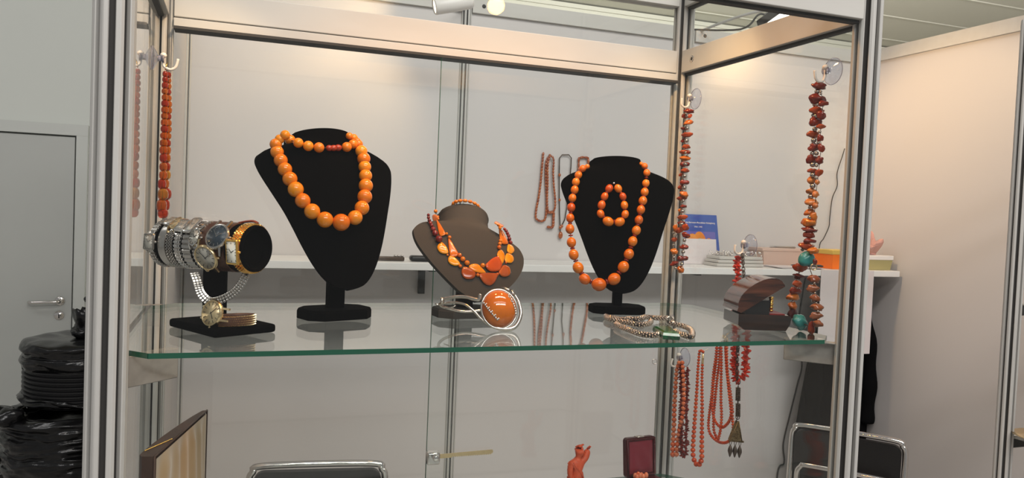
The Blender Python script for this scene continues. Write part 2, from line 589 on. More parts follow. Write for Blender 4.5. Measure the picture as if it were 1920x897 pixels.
def shelf(name, label, z, x0, x1, y0, y1, group=None):
    o = thing(name, label, 'shelf', (0, 0, z), (0, 0, 0), group)
    c = 0.034
    poly = [(x0 + c, y0), (x1 - c, y0), (x1, y0 + c), (x1, y1 - c), (x1 - c, y1), (x0 + c, y1), (x0, y1 - c), (x0, y0 + c)]
    n = 8; t = 0.006
    top = MB().add([(p[0], p[1], 0) for p in poly] + [(p[0], p[1], -t) for p in poly],
                   [tuple(range(n)), tuple(range(2 * n - 1, n - 1, -1))])
    top.obj('pane', M['shelf_glass'], o)
    e = MB().add([(p[0], p[1], 0) for p in poly] + [(p[0], p[1], -t) for p in poly],
                 [(i, (i + 1) % n, n + (i + 1) % n, n + i) for i in range(n)])
    e.obj('edge', M['shelf_edge'], o)['label'] = 'polished green edge'
    return o


shelf('glass_shelf', 'upper glass shelf with green front edge carrying the busts', 0.0, 0.006, 0.978, 0.0, 0.437)
shelf('glass_shelf', 'lower glass shelf under the coral figurine and maroon ring box', -0.345, 0.006, 0.978, 0.0, 0.437)
# sliding-door ratchet lock
lk = thing('showcase_lock', 'small chrome ratchet lock with toothed brass blade on the sliding glass', 'lock', (0.478, 0.470, -0.290))
MB().rbox(-0.010, 0.014, -0.012, 0.007, -0.012, 0.011, 0.003).obj('lock_body', M['chrome'], lk)
MB().lathe([(0.0, 0.012), (0.004, 0.012), (0.006, 0.0105), (0.006, 0.0)], 18, T((0.004, -0.010, 0.003)) @ RX(PI / 2)).obj('cylinder', M['chrome'], lk)
tz = [(0.014, 0.004), (0.118, 0.0065), (0.120, 0.003), (0.118, -0.001)]
for k in range(22):
    tz += [(0.116 - k * 0.0036, -0.001), (0.1142 - k * 0.0036, -0.0035)]
tz += [(0.014, -0.004)]
MB().prism(tz, -0.0008, 0.0008, RX(PI / 2)).obj('toothed_blade', M['palegold'], lk)

# ------------------------------------------------------------------ neighbouring case at the right edge
c2 = thing('display_case', 'second aluminium display case at the right edge, mostly out of view', 'display case', (1.98, D, -ZS))
for (x, y) in ((0, 0), (0, -D), (0.99, 0)):
    o = post(c2, x, y, -ZS, 0.70)
    o.location = (x, y, ZS)
for z0 in (0.467, 0.602):
    mobj('beam', MB().rbox(0.0205, 0.97, -0.014, 0.014, z0, z0 + 0.045, 0.0012).mesh('beam'), M['alu_beam'], c2).location = (0, 0, ZS)
for z0 in (-0.012, -0.350):
    mobj('shelf_bar', MB().rbox(0.0205, 0.97, -0.010, -0.002, z0 - 0.028, z0, 0.001).mesh('shelf_bar'), M['alu_dark'], c2).location = (0, 0, ZS)
    mobj('shelf_pane', MB().box(0.01, 0.97, -0.45, -0.012, z0, z0 + 0.006).mesh('shelf_pane'), M['shelf_glass'], c2).location = (0, 0, ZS)
# ------------------------------------------------------------------ necklace busts
def lerp_prof(prof, t):
    for (a, wa), (b, wb) in zip(prof, prof[1:]):
        if a <= t <= b:
            k = (t - a) / (b - a) if b > a else 0
            k2 = k
            return wa + (wb - wa) * k2
    return prof[-1][1]


def smooth_prof(pts, n):
    P = catmull([(a, b, 0) for a, b in pts], 24)
    return [(p.x, max(p.y, 0.0002)) for p in P]


def bust_body(Hh, prof, neck_r, neck_h, sweep, thick, belly, NU=28, NV=64):
    """curved display shield: half-round neck at the top, swept shoulders, tapering to a rounded tip.
    local frame: x across, -y to the front, z up from the tip (0) to the neck top (Hh)"""
    sp = smooth_prof(prof, 24)
    V = []; F = []
    nu = NU + 1
    wmax = max(w for _, w in prof)
    for j in range(NV + 1):
        t = j / NV
        t = t if t < 0.9 else 0.9 + 0.1 * (1 - (1 - (t - 0.9) / 0.1) ** 2)
        hw = lerp_prof(sp, t)
        d = t * Hh
        kn = max(0.0, min(1.0, (d - neck_h) / (0.17 * Hh)))
        kn = kn * kn * (3 - 2 * kn)
        front = []; back = []
        for i in range(nu):
            u = -1 + 2 * i / NU
            x = u * hw
            yc = sweep * (abs(x) / wmax) ** 1.7 * wmax                     # chest curve
            yn = neck_r * (1 - math.sqrt(max(0.0, 1 - min(1.0, abs(u) * 0.96) ** 2)))   # round neck
            y = yn * (1 - kn) + yc * kn - belly * kn * math.sin(min(1.0, d / Hh) * PI) + (1 - kn) * belly * 0.2
            tb = (neck_r * 1.5 - yn) * (1 - kn) + thick * kn * (1 - 0.5 * u * u)
            if kn >= 1:
                tb = thick * (1 - 0.5 * u * u)
            front.append((x, y, Hh - d)); back.append((x, y + max(tb, 0.004), Hh - d))
        V += front + back[::-1]
    m = 2 * nu
    for j in range(NV):
        for k in range(m):
            l = (k + 1) % m
            F.append((j * m + k, j * m + l, (j + 1) * m + l, (j + 1) * m + k))
    F.append(tuple(range(m)))
    F.append(tuple(NV * m + k for k in range(m - 1, -1, -1)))
    return MB().add(V, F, True)


def octa_base(a, b, c, h):
    poly = [(-a + c, -b), (a - c, -b), (a, -b + c), (a, b - c), (a - c, b), (-a + c, b), (-a, b - c), (-a, -b + c)]
    top = [(p[0] * 0.965, p[1] * 0.95) for p in poly]
    V = [(p[0], p[1], 0) for p in poly] + [(p[0], p[1], h * 0.75) for p in poly] + [(p[0], p[1], h) for p in top]
    F = [tuple(range(7, -1, -1)), tuple(range(16, 24))]
    for r in (0, 8):
        F += [(r + i, r + (i + 1) % 8, r + 8 + (i + 1) % 8, r + 8 + i) for i in range(8)]
    return MB().add(V, F, False)


def bust(label, loc, turn, m, Hh, prof, neck_r, neck_h, sweep, belly, tip_z, tip_y, lean, base, stem, thick=0.012, roll=0.0):
    t = thing('necklace_bust', label, 'display bust', loc, (0, 0, turn))
    octa_base(base[0], base[1], base[2], base[3]).obj('base', m, t)
    MB().rbox(-stem[0], stem[0], stem[2] - stem[1], stem[2] + stem[1], base[3] - 0.001, tip_z + 0.06, 0.002).obj('stem', m, t)
    Bm = T((0, tip_y, tip_z)) @ RY(roll) @ RX(-lean)
    b = MB(); src = bust_body(Hh, prof, neck_r, neck_h, sweep, thick, belly)
    b.add(src.v, src.f, True, Bm)
    b.obj('body', m, t, sharp=50)
    return t


prof_tall = [(0, 0.415), (0.025, 0.43), (0.05, 0.44), (0.08, 0.53), (0.11, 0.74), (0.15, 0.92), (0.20, 1.0), (0.25, 0.99), (0.32, 0.94), (0.42, 0.85),
             (0.52, 0.755), (0.62, 0.67), (0.72, 0.585), (0.82, 0.485), (0.90, 0.38), (0.95, 0.285), (0.98, 0.19), (0.995, 0.08), (1.0, 0.01)]


def scale_prof(w):
    return [(a, b * w) for a, b in prof_tall]


bust1 = bust('tall black velvet bust wearing the round butterscotch bead necklace', (0.268, 0.262, 0.0005), rad(22), M['velvet'],
             0.245, scale_prof(0.112), 0.047, 0.012, 0.35, 0.012, 0.046, -0.045, rad(15), (0.052, 0.036, 0.018, 0.015), (0.0135, 0.006, 0.0))
prof_low = [(0, 0.435), (0.015, 0.445), (0.03, 0.425), (0.07, 0.42), (0.16, 0.44), (0.21, 0.55), (0.25, 0.75), (0.30, 0.91), (0.36, 1.0), (0.43, 1.0), (0.52, 0.95),
            (0.62, 0.85), (0.72, 0.72), (0.82, 0.56), (0.90, 0.41), (0.95, 0.30), (0.98, 0.19), (0.995, 0.08), (1.0, 0.01)]
bust2 = bust('low taupe suede bust wearing the two strand amber necklace', (0.472, 0.270, 0.0005), rad(6), M['taupe'],
             0.180, [(a, b * 0.099) for a, b in prof_low], 0.046, 0.026, 0.30, 0.012, 0.032, -0.050, rad(34), (0.050, 0.034, 0.018, 0.014), (0.0135, 0.006, 0.004), roll=rad(12))
bust3 = bust('tall black velvet bust wearing the oval bead necklace and a bead bracelet', (0.757, 0.300, 0.0005), rad(-10), M['velvet'],
             0.240, scale_prof(0.103), 0.041, 0.011, 0.30, 0.010, 0.036, -0.030, rad(8), (0.047, 0.032, 0.016, 0.013), (0.0085, 0.005, 0.0))
# ------------------------------------------------------------------ watch stand and watches
random.seed(5)
M['dial_white'] = mat('cream_watch_dial', (0.74, 0.70, 0.60), 0.35)
M['dial_blue'] = mat('blue_grey_dial', (0.030, 0.045, 0.060), 0.3, coat=0.1)
M['dial_gold'] = mat('champagne_dial', (0.62, 0.48, 0.27), 0.3, 0.4, coat=0.6)
M['dial_pale'] = mat('pale_silver_dial', (0.52, 0.48, 0.41), 0.3, 0.3, coat=0.6)
M['leather'] = mat('brown_leather', (0.075, 0.028, 0.014), 0.45, noise_amt=0.5, noise_scale=90, bump=0.25, bump_scale=400)
M['leather_red'] = mat('russet_leather', (0.22, 0.035, 0.012), 0.4, bump=0.2, bump_scale=400)
M['crystal'] = glass('watch_crystal', (0.98, 0.99, 1.0), 0.02)

A_R = Vector((0.153, 0.131, 0.108)); A_L = Vector((0.035, 0.231, 0.108))
AX = (A_R - A_L).normalized(); LEN = (A_R - A_L).length
N0 = Vector((AX.y, -AX.x, 0))          # horizontal normal on the viewer's side
RR = 0.0300
ws = thing('watch_stand', 'black velvet T-bar watch stand loaded with a row of watches', 'watch stand', (0.112, 0.158, 0.0005), (0, 0, 0))
MB().rbox(-0.043, 0.043, -0.058, 0.058, 0, 0.011, 0.0035, RZ(rad(30))).obj('base', M['velvet'], ws)
MB().rbox(-0.0145, 0.0145, -0.006, 0.006, 0.010, 0.090, 0.002, T((-0.010, 0.012, 0)) @ RZ(rad(-12))).obj('upright', M['velvet'], ws)
rl_ = MB().lathe([(0.0, 0), (RR - 0.003, 0), (RR, 0.002), (RR, LEN - 0.002), (RR - 0.0018, LEN), (RR - 0.004, LEN - 0.002), (RR - 0.0042, LEN - 0.012), (0, LEN - 0.012)],
                 40, T(A_L - Vector((0.112, 0.158, 0.0005))) @ frame_z(AX))
rl_.obj('roll', M['velvet'], ws, sharp=40)


def wframe(s, theta, r=RR):
    """frame at distance s from the near end, angle theta up from the viewer's side; z outwards, x along the roll"""
    n = N0 * math.cos(theta) + Vector((0, 0, 1)) * math.sin(theta)
    return T(A_R - AX * s + n * r) @ frame_z(n, AX)


def band(kind, w, R, gap=0.0, sag=0.0):
    """closed band about the local z axis, seen from outside; gap = half angle left free for the watch head at angle 0"""
    mb = MB()
    if kind == 'plain':
        n = 56
        prof = [(R, -w / 2), (R + 0.0014, -w / 2 + 0.0005), (R + 0.0018, 0), (R + 0.0014, w / 2 - 0.0005), (R, w / 2), (R - 0.0004, 0)]
        prof.append(prof[0])
        mb.lathe(prof, n)
    else:
        rows = {'three': (0.28, 0.40, 0.28), 'five': (0.2, 0.2, 0.2, 0.2, 0.2), 'wide': (1.0,), 'grain': (0.16,) * 6}[kind]
        n = {'three': 40, 'five': 52, 'wide': 30, 'grain': 64}[kind]
        for k in range(n):
            a = 2 * PI * (k + 0.5) / n
            if min(a, 2 * PI - a) < gap:
                continue
            z = -w / 2
            hw = PI * R / n * (0.90 if kind != 'wide' else 0.94)
            for ri, fr in enumerate(rows):
                z0, z1 = z * 1.0, z + fr * w
                z = z1
                off = (0.0004 if ri % 2 else 0.0)
                aa = a + (PI / n if (kind in ('five', 'grain') and ri % 2) else 0)
                Mx = RZ(aa) @ T((R, 0, 0))
                mb.add([(-0.0002, -hw, z0 + 0.0001), (-0.0002, hw, z0 + 0.0001), (-0.0002, hw, z1 - 0.0001), (-0.0002, -hw, z1 - 0.0001),
                        (0.0016 + off, -hw * 0.6, z0 + 0.0003), (0.0016 + off, hw * 0.6, z0 + 0.0003), (0.0016 + off, hw * 0.6, z1 - 0.0003), (0.0016 + off, -hw * 0.6, z1 - 0.0003)],
                       [(3, 2, 1, 0), (4, 5, 6, 7), (0, 1, 5, 4), (1, 2, 6, 5), (2, 3, 7, 6), (3, 0, 4, 7)], False, Mx)
        mb.lathe([(R - 0.0003, -w / 2 + 0.0004), (R - 0.0003, w / 2 - 0.0004), (R, w / 2 - 0.0004), (R, -w / 2 + 0.0004), (R - 0.0003, -w / 2 + 0.0004)], 40)
    return mb


def ell(a, b, n=36):
    return [(a * math.cos(2 * PI * i / n), b * math.sin(2 * PI * i / n)) for i in range(n)]


def rrect(a, b, c, k=5):
    out = []
    for (sx, sy, a0) in ((1, 1, 0), (-1, 1, PI / 2), (-1, -1, PI), (1, -1, 1.5 * PI)):
        for i in range(k + 1):
            w = a0 + PI / 2 * i / k
            out.append((sx * (a - c) + c * math.cos(w), sy * (b - c) + c * math.sin(w)))
    return out


def loft(mb, outline, steps, M_=None, cap0=True, cap1=True):
    """stack of outlines scaled about the origin: steps = [(scale, z)]"""
    n = len(outline); V = []; F = []
    for sc, z in steps:
        V += [(p[0] * sc, p[1] * sc, z) for p in outline]
    for j in range(len(steps) - 1):
        for i in range(n):
            k = (i + 1) % n
            F.append((j * n + i, j * n + k, (j + 1) * n + k, (j + 1) * n + i))
    if cap0:
        F.append(tuple(range(n - 1, -1, -1)))
    if cap1:
        F.append(tuple((len(steps) - 1) * n + i for i in range(n)))
    return mb.add(V, F, True, M_)


def watch_head(t, Fm, outline, th, mcase, mdial, lugs, strap_w, markers='bar', crown=True, rot=0.0, roman=False):
    """case, bezel, dial, markers, hands, crystal and crown as parts of t; Fm places the head (z outwards, y round the band)"""
    Fm = Fm @ RZ(rot)
    mx = max(p[0] for p in outline); my = max(p[1] for p in outline)
    c = MB()
    loft(c, outline, [(0.86, 0.0), (0.97, 0.0008), (1.0, 0.002), (1.0, th * 0.7), (0.95, th), (0.86, th + 0.0004), (0.84, th - 0.0004)], Fm, True, False)
    if lugs:
        for sx in (-1, 1):
            for sy in (-1, 1):
                c.add([(sx * strap_w * 0.42, sy * my * 0.78, 0.0006), (sx * strap_w * 0.62, sy * my * 0.70, 0.0006), (sx * strap_w * 0.60, sy * (my + lugs), -0.003), (sx * strap_w * 0.44, sy * (my + lugs), -0.003),
                       (sx * strap_w * 0.42, sy * my * 0.80, th * 0.9), (sx * strap_w * 0.62, sy * my * 0.72, th * 0.9), (sx * strap_w * 0.60, sy * (my + lugs * 1.0), -0.0005), (sx * strap_w * 0.44, sy * (my + lugs), -0.0005)],
                      [(0, 1, 2, 3), (4, 5, 6, 7), (0, 1, 5, 4), (1, 2, 6, 5), (2, 3, 7, 6), (3, 0, 4, 7)], False, Fm)
    co = c.obj('case', mcase, t, sharp=35)
    d = MB(); loft(d, outline, [(0.85, th - 0.0006), (0.85, th - 0.0004)], Fm)
    do = d.obj('dial', mdial, t)
    mk = MB()
    for k in range(12):
        a = k * PI / 6
        ux, uy = math.sin(a), math.cos(a)
        q = 0.70 / max(abs(ux) / mx, abs(uy) / my) if len(outline) < 30 else 0.70 * mx * my / math.hypot(ux * my, uy * mx)
        ln = 0.11 * min(mx, my)
        mk.box(-0.0003, 0.0003, -ln, ln, 0, 0.00025, Fm @ T((ux * q, uy * q, th - 0.0004)) @ RZ(-a))
    mk.obj('hour_markers', M['steel'] if markers == 'bar' else M['black_plastic'], do)
    h = MB()
    r_ = min(mx, my)
    h.box(-0.0004, 0.0004, -0.1 * r_, 0.5 * r_, 0, 0.0003, Fm @ T((0, 0, th - 0.0002)) @ RZ(-1.0))
    h.box(-0.0003, 0.0003, -0.1 * r_, 0.66 * r_, 0, 0.0003, Fm @ T((0, 0, th - 0.0001)) @ RZ(0.7))
    h.obj('hands', M['steel'] if markers == 'bar' else M['black_plastic'], do)
    cr = MB(); loft(cr, outline, [(0.855, th + 0.0002), (0.78, th + 0.0008), (0.5, th + 0.0012), (0.1, th + 0.0013)], Fm, False, True)
    cr.obj('crystal', M['crystal'], t)
    if crown:
        MB().lathe([(0.0, 0.003), (0.0013, 0.003), (0.0016, 0.0024), (0.0016, 0.0)], 14, Fm @ T((mx - 0.0004, 0, th * 0.45)) @ RY(PI / 2)).obj('crown', mcase, t)
    return co


def roll_watch(label, s, w, kind, mband, head=None, theta=0.0, R=RR + 0.0006, gap=None):
    c = A_R - AX * s
    t = thing('wristwatch', label, 'watch', c, (0, 0, 0), 'watches worn on the stand')
    n = N0 * math.cos(theta) + Vector((0, 0, 1)) * math.sin(theta)
    Fb = frame_z(AX, n)
    b = MB(); src = band(kind, w, R, gap if gap is not None else (0.35 if head else 0.0))
    b.add(src.v, src.f, kind == 'plain', Fb)
    b.obj('band', mband, t, sharp=30)
    if head:
        outline, th, mcase, mdial, lugs, markers = head[:6]
        rot = head[6] if len(head) > 6 else 0.0
        watch_head(t, T(n * (R + 0.0008)) @ frame_z(n, AX), outline, th, mcase, mdial, lugs, w, markers, True, rot)
    return t, Fb, n


roll_watch('gold watch with rectangular cream dial at the near end of the roll', 0.011, 0.0135, 'five', M['gold'],
           (rrect(0.0088, 0.0160, 0.0015), 0.006, M['gold'], M['dial_white'], 0, 'black'), rad(-6), gap=0.5)
tb_, Fb_, n_ = roll_watch('steel watch with large round blue-grey dial on a brown leather strap', 0.037, 0.017, 'plain', M['leather'],
                          (ell(0.0172, 0.0172, 48), 0.0062, M['steel'], M['dial_blue'], 0.007, 'bar'), rad(24))
tp = MB()
tp.tube(catmull([Vector((0, 0, 0.0315)) + AX * 0.002 - N0 * 0.004, Vector((0, 0, 0.034)) + AX * 0.012 - N0 * 0.008, Vector((0, 0, 0.0345)) + AX * 0.021 - N0 * 0.010, Vector((0, 0, 0.032)) + AX * 0.026 - N0 * 0.012], 6), 0.0045, 8, flat=0.35, up=(0, 0, 1))
tp.obj('strap_tip', M['leather_red'], tb_)
roll_watch('watch with pale round dial turned downwards below the blue-grey one', 0.054, 0.016, 'plain', M['leather'],
           (ell(0.0175, 0.0175, 48), 0.0055, M['palegold'], M['dial_pale'], 0.005, 'black'), rad(-22))
t4, F4, n4 = roll_watch('small steel watch with oval dial whose open bracelet dangles below the roll', 0.072, 0.012, 'three', M['steel'],
                        (ell(0.0085, 0.0125, 36), 0.0055, M['chrome'], M['dial_pale'], 0.003, 'black'), rad(20))
# its unclasped bracelet: links hanging in an open loop under the roll
lp = catmull([(0.094 - 0.017, 0.150, 0.075), (0.094 - 0.012, 0.142, 0.062), (0.094 - 0.008, 0.138, 0.050), (0.094 + 0.002, 0.136, 0.040), (0.094 + 0.014, 0.137, 0.041),
              (0.094 + 0.028, 0.140, 0.048), (0.094 + 0.038, 0.143, 0.058), (0.094 + 0.045, 0.146, 0.072), (0.094 + 0.047, 0.148, 0.078)], 9)
c4 = A_R - AX * 0.072
dm = MB()
for i in range(0, len(lp) - 1, 2):
    p, q = lp[i], lp[min(i + 2, len(lp) - 1)]
    Mx = T((p + q) / 2 - c4) @ frame_z((q - p).normalized(), (0.35, -0.94, 0))
    L_ = (q - p).length * 0.46
    for (x0, x1) in ((-0.0055, -0.0021), (-0.0018, 0.0018), (0.0021, 0.0055)):
        dm.rbox(-0.0009, 0.0009, x0, x1, -L_, L_, 0.0005, Mx)
dm.obj('dangling_bracelet', M['steel'], t4)
MB().rbox(-0.0012, 0.0012, -0.0048, 0.0048, -0.006, 0.006, 0.0008, T(lp[-1] - c4) @ frame_z((0.2, 0, 1), (1, 0, 0))).obj('clasp', M['black_plastic'], t4)
roll_watch('plain brown leather watch strap between the oval dial and the pale dial watches', 0.064, 0.012, 'plain', M['leather'], None)
roll_watch('wide polished steel cuff watch band beside the dangling oval watch', 0.088, 0.014, 'wide', M['steel'],
           (rrect(0.0075, 0.0150, 0.004), 0.004, M['chrome'], M['dial_pale'], 0, 'bar'), rad(52))
roll_watch('steel watch with rectangular face up on the middle of the roll', 0.103, 0.011, 'three', M['chrome'],
           (rrect(0.0072, 0.0105, 0.002), 0.005, M['chrome'], M['dial_pale'], 0.002, 'bar'), rad(48))
roll_watch('watch with gold-toned tonneau face on a steel link band', 0.116, 0.011, 'five', M['steel'],
           (ell(0.0068, 0.0115, 30), 0.005, M['palegold'], M['dial_gold'], 0.003, 'bar'), rad(55))
roll_watch('smooth steel bangle watch band near the far end of the roll', 0.129, 0.012, 'plain', M['steel'],
           (rrect(0.0062, 0.0095, 0.003), 0.004, M['chrome'], M['dial_pale'], 0, 'bar'), rad(62))
roll_watch('steel watch with square case at the far end of the roll', 0.146, 0.010, 'three', M['steel'],
           (rrect(0.0085, 0.0110, 0.002), 0.005, M['steel'], M['dial_pale'], 0.003, 'bar'), rad(4))

# gold watch lying on the base of the stand, bracelet curled on its edge
bw_ = thing('wristwatch', 'gold watch with champagne dial and mesh bracelet lying on the stand base', 'watch', (0.115, 0.112, 0.0120))
nd = Vector((-0.70, -0.66, 0.22)).normalized()
Fw = T((-0.012, -0.004, 0.0162)) @ frame_z(nd, Vector((-nd.y, nd.x, 0)).normalized() * -1)
watch_head(bw_, Fw @ RZ(PI / 2), ell(0.0168, 0.0168, 48), 0.0055, M['palegold'], M['dial_gold'], 0.006, 0.014, 'black')
loop = []
e1 = Vector((0.93, 0.36, 0)); e2 = Vector((-0.36, 0.93, 0))
for k in range(61):
    a = rad(-152) + rad(304) * k / 60
    loop.append(Vector((0.012, 0.004, 0.0068)) + e1 * (0.026 * math.cos(a)) + e2 * (0.0135 * math.sin(a)))
gb = MB()
for i in range(0, 60):
    p, q = loop[i], loop[i + 1]
    d = (q - p).normalized(); o_ = Vector((d.y, -d.x, 0))
    for r in range(5):
        z = -0.0056 + r * 0.0028
        sh = 0.5 if r % 2 else 0.0
        Mx = T(p.lerp(q, 0.5 + sh * 0.9) + Vector((0, 0, z))) @ frame_z(o_, (0, 0, 1))
        h = (q - p).length * 0.5
        gb.add([(-0.0016, 0, 0), (0, -h, 0), (0.0016, 0, 0), (0, h, 0), (0, 0, 0.0017)], [(0, 1, 4), (1, 2, 4), (2, 3, 4), (3, 0, 4), (3, 2, 1, 0)], False, Mx)
bk = MB(); bk.tube(loop, 0.0006, 8, flat=11.0, up=(0, 0, 1))
go_ = gb.obj('bracelet', M['palegold'], bw_)
bk.obj('mesh_gap_shade', M['leather'], go_)  # dark backing colour stands in for shade between the mesh links
# ------------------------------------------------------------------ bead positions (metres, z from shelf level)
N1_OUTER = [[0.1882,0.2452,0.2648,0.0071],[0.181,0.248,0.2586,0.0068],[0.1759,0.2476,0.2508,0.0086],[0.1778,0.245,0.24,0.0094],[0.1829,0.2399,0.2281,0.0097],[0.1887,0.2348,0.2157,0.0101],[0.1956,0.2296,0.2022,0.0105],[0.2035,0.2241,0.1878,0.0112],[0.2133,0.22,0.1723,0.0108],[0.2264,0.2163,0.1578,0.0112],[0.2443,0.2147,0.1466,0.0116],[0.2674,0.2171,0.1436,0.0125],[0.2883,0.2274,0.1509,0.0108],[0.2991,0.2372,0.1653,0.0109],[0.304,0.2456,0.1821,0.011],[0.3063,0.2539,0.1986,0.0107],[0.3066,0.2614,0.2136,0.0099],[0.3059,0.2674,0.2271,0.0096],[0.3047,0.2725,0.2395,0.01],[0.3013,0.2759,0.2509,0.0092],[0.2982,0.2893,0.2623,0.0072],[0.2916,0.2924,0.2712,0.0064],[0.2843,0.289,0.2736,0.0056]]
N1_INNER = [[0.1979,0.2877,0.2615,0.0079],[0.207,0.2517,0.2554,0.0073],[0.2211,0.2514,0.2518,0.0076],[0.2364,0.2529,0.2507,0.0077],[0.2784,0.2698,0.2553,0.0075],[0.2892,0.2818,0.2611,0.0072],[0.2964,0.2893,0.2665,0.0056]]
N1_CLASP = [[0.2518,0.2601,0.2514,0.0046],[0.2584,0.2623,0.252,0.0047],[0.2652,0.2648,0.253,0.0051]]
N3_MAIN = [[0.6967,0.3184,0.2525,0.0043],[0.6888,0.3193,0.2487,0.0061],[0.6816,0.3201,0.2371,0.0065],[0.6768,0.3186,0.2247,0.0069],[0.6743,0.3168,0.2112,0.0069],[0.6704,0.3159,0.1968,0.0069],[0.6678,0.3136,0.1804,0.0073],[0.6658,0.3113,0.1623,0.0073],[0.6649,0.3083,0.1435,0.0078],[0.6669,0.3041,0.1207,0.0082],[0.6701,0.2996,0.1001,0.0086],[0.6767,0.2933,0.0784,0.0094],[0.6868,0.2869,0.0595,0.0094],[0.708,0.2746,0.0516,0.0115],[0.7319,0.266,0.062,0.0102],[0.7469,0.2632,0.0832,0.0094],[0.7563,0.2634,0.1051,0.0086],[0.7631,0.2647,0.1269,0.0081],[0.7703,0.2667,0.1457,0.0077],[0.7757,0.2695,0.1638,0.0073],[0.7803,0.2725,0.1815,0.0073],[0.785,0.2755,0.1971,0.0074],[0.7899,0.2795,0.2124,0.007],[0.794,0.284,0.2278,0.0065],[0.7984,0.2902,0.2465,0.0062],[0.8013,0.3043,0.259,0.0057],[0.7988,0.3128,0.2631,0.0036]]
N3_BRACELET = [[0.7268,0.2901,0.2155,0.0065],[0.7189,0.2901,0.2015,0.0064],[0.7134,0.2889,0.1867,0.0069],[0.7115,0.2874,0.1718,0.0064],[0.7221,0.2789,0.1591,0.0081],[0.7409,0.2728,0.1591,0.0077],[0.7511,0.2736,0.1726,0.0064],[0.7505,0.2767,0.1879,0.0064],[0.7489,0.2806,0.2028,0.006],[0.7415,0.2852,0.2162,0.0065]]
N3_PIN = [[0.737,0.2934,0.2251,0.0022]]
N2_BALLS_IN = [[0.4402,0.3574,0.1645,0.0032],[0.4441,0.3551,0.1553,0.0024],[0.4378,0.2716,0.13,0.0024],[0.4414,0.2663,0.1247,0.003],[0.4533,0.2469,0.0983,0.0035],[0.4578,0.2431,0.0927,0.0039],[0.4639,0.2398,0.087,0.0041],[0.49,0.2414,0.0834,0.0037],[0.5267,0.2734,0.1107,0.0035],[0.5295,0.2795,0.1162,0.0031],[0.5323,0.2847,0.1208,0.0031],[0.5317,0.2886,0.1418,0.0029],[0.5293,0.29,0.1462,0.0025]]
N2_BALLS_OUT = [[0.435,0.2504,0.0979,0.0017],[0.4527,0.2386,0.0819,0.0028],[0.48,0.2334,0.0689,0.0028],[0.5163,0.2462,0.0695,0.0026],[0.5371,0.2671,0.0863,0.0017],[0.5456,0.283,0.1022,0.0014]]
N2_RED_L = [[0.4125,0.2918,0.1582,0.0026],[0.4126,0.2916,0.1541,0.0026],[0.4139,0.2908,0.1498,0.0028],[0.4153,0.2886,0.1456,0.003],[0.4166,0.2845,0.1416,0.0032],[0.4179,0.2791,0.1366,0.0038],[0.4194,0.2724,0.1304,0.0047],[0.4239,0.2639,0.1218,0.0054]]
N2_RED_R = [[0.5552,0.3005,0.1181,0.0034],[0.5545,0.3049,0.1238,0.0034],[0.5531,0.3058,0.1287,0.0032],[0.5512,0.3069,0.1329,0.003],[0.5491,0.308,0.1368,0.0028],[0.547,0.309,0.1396,0.0026]]
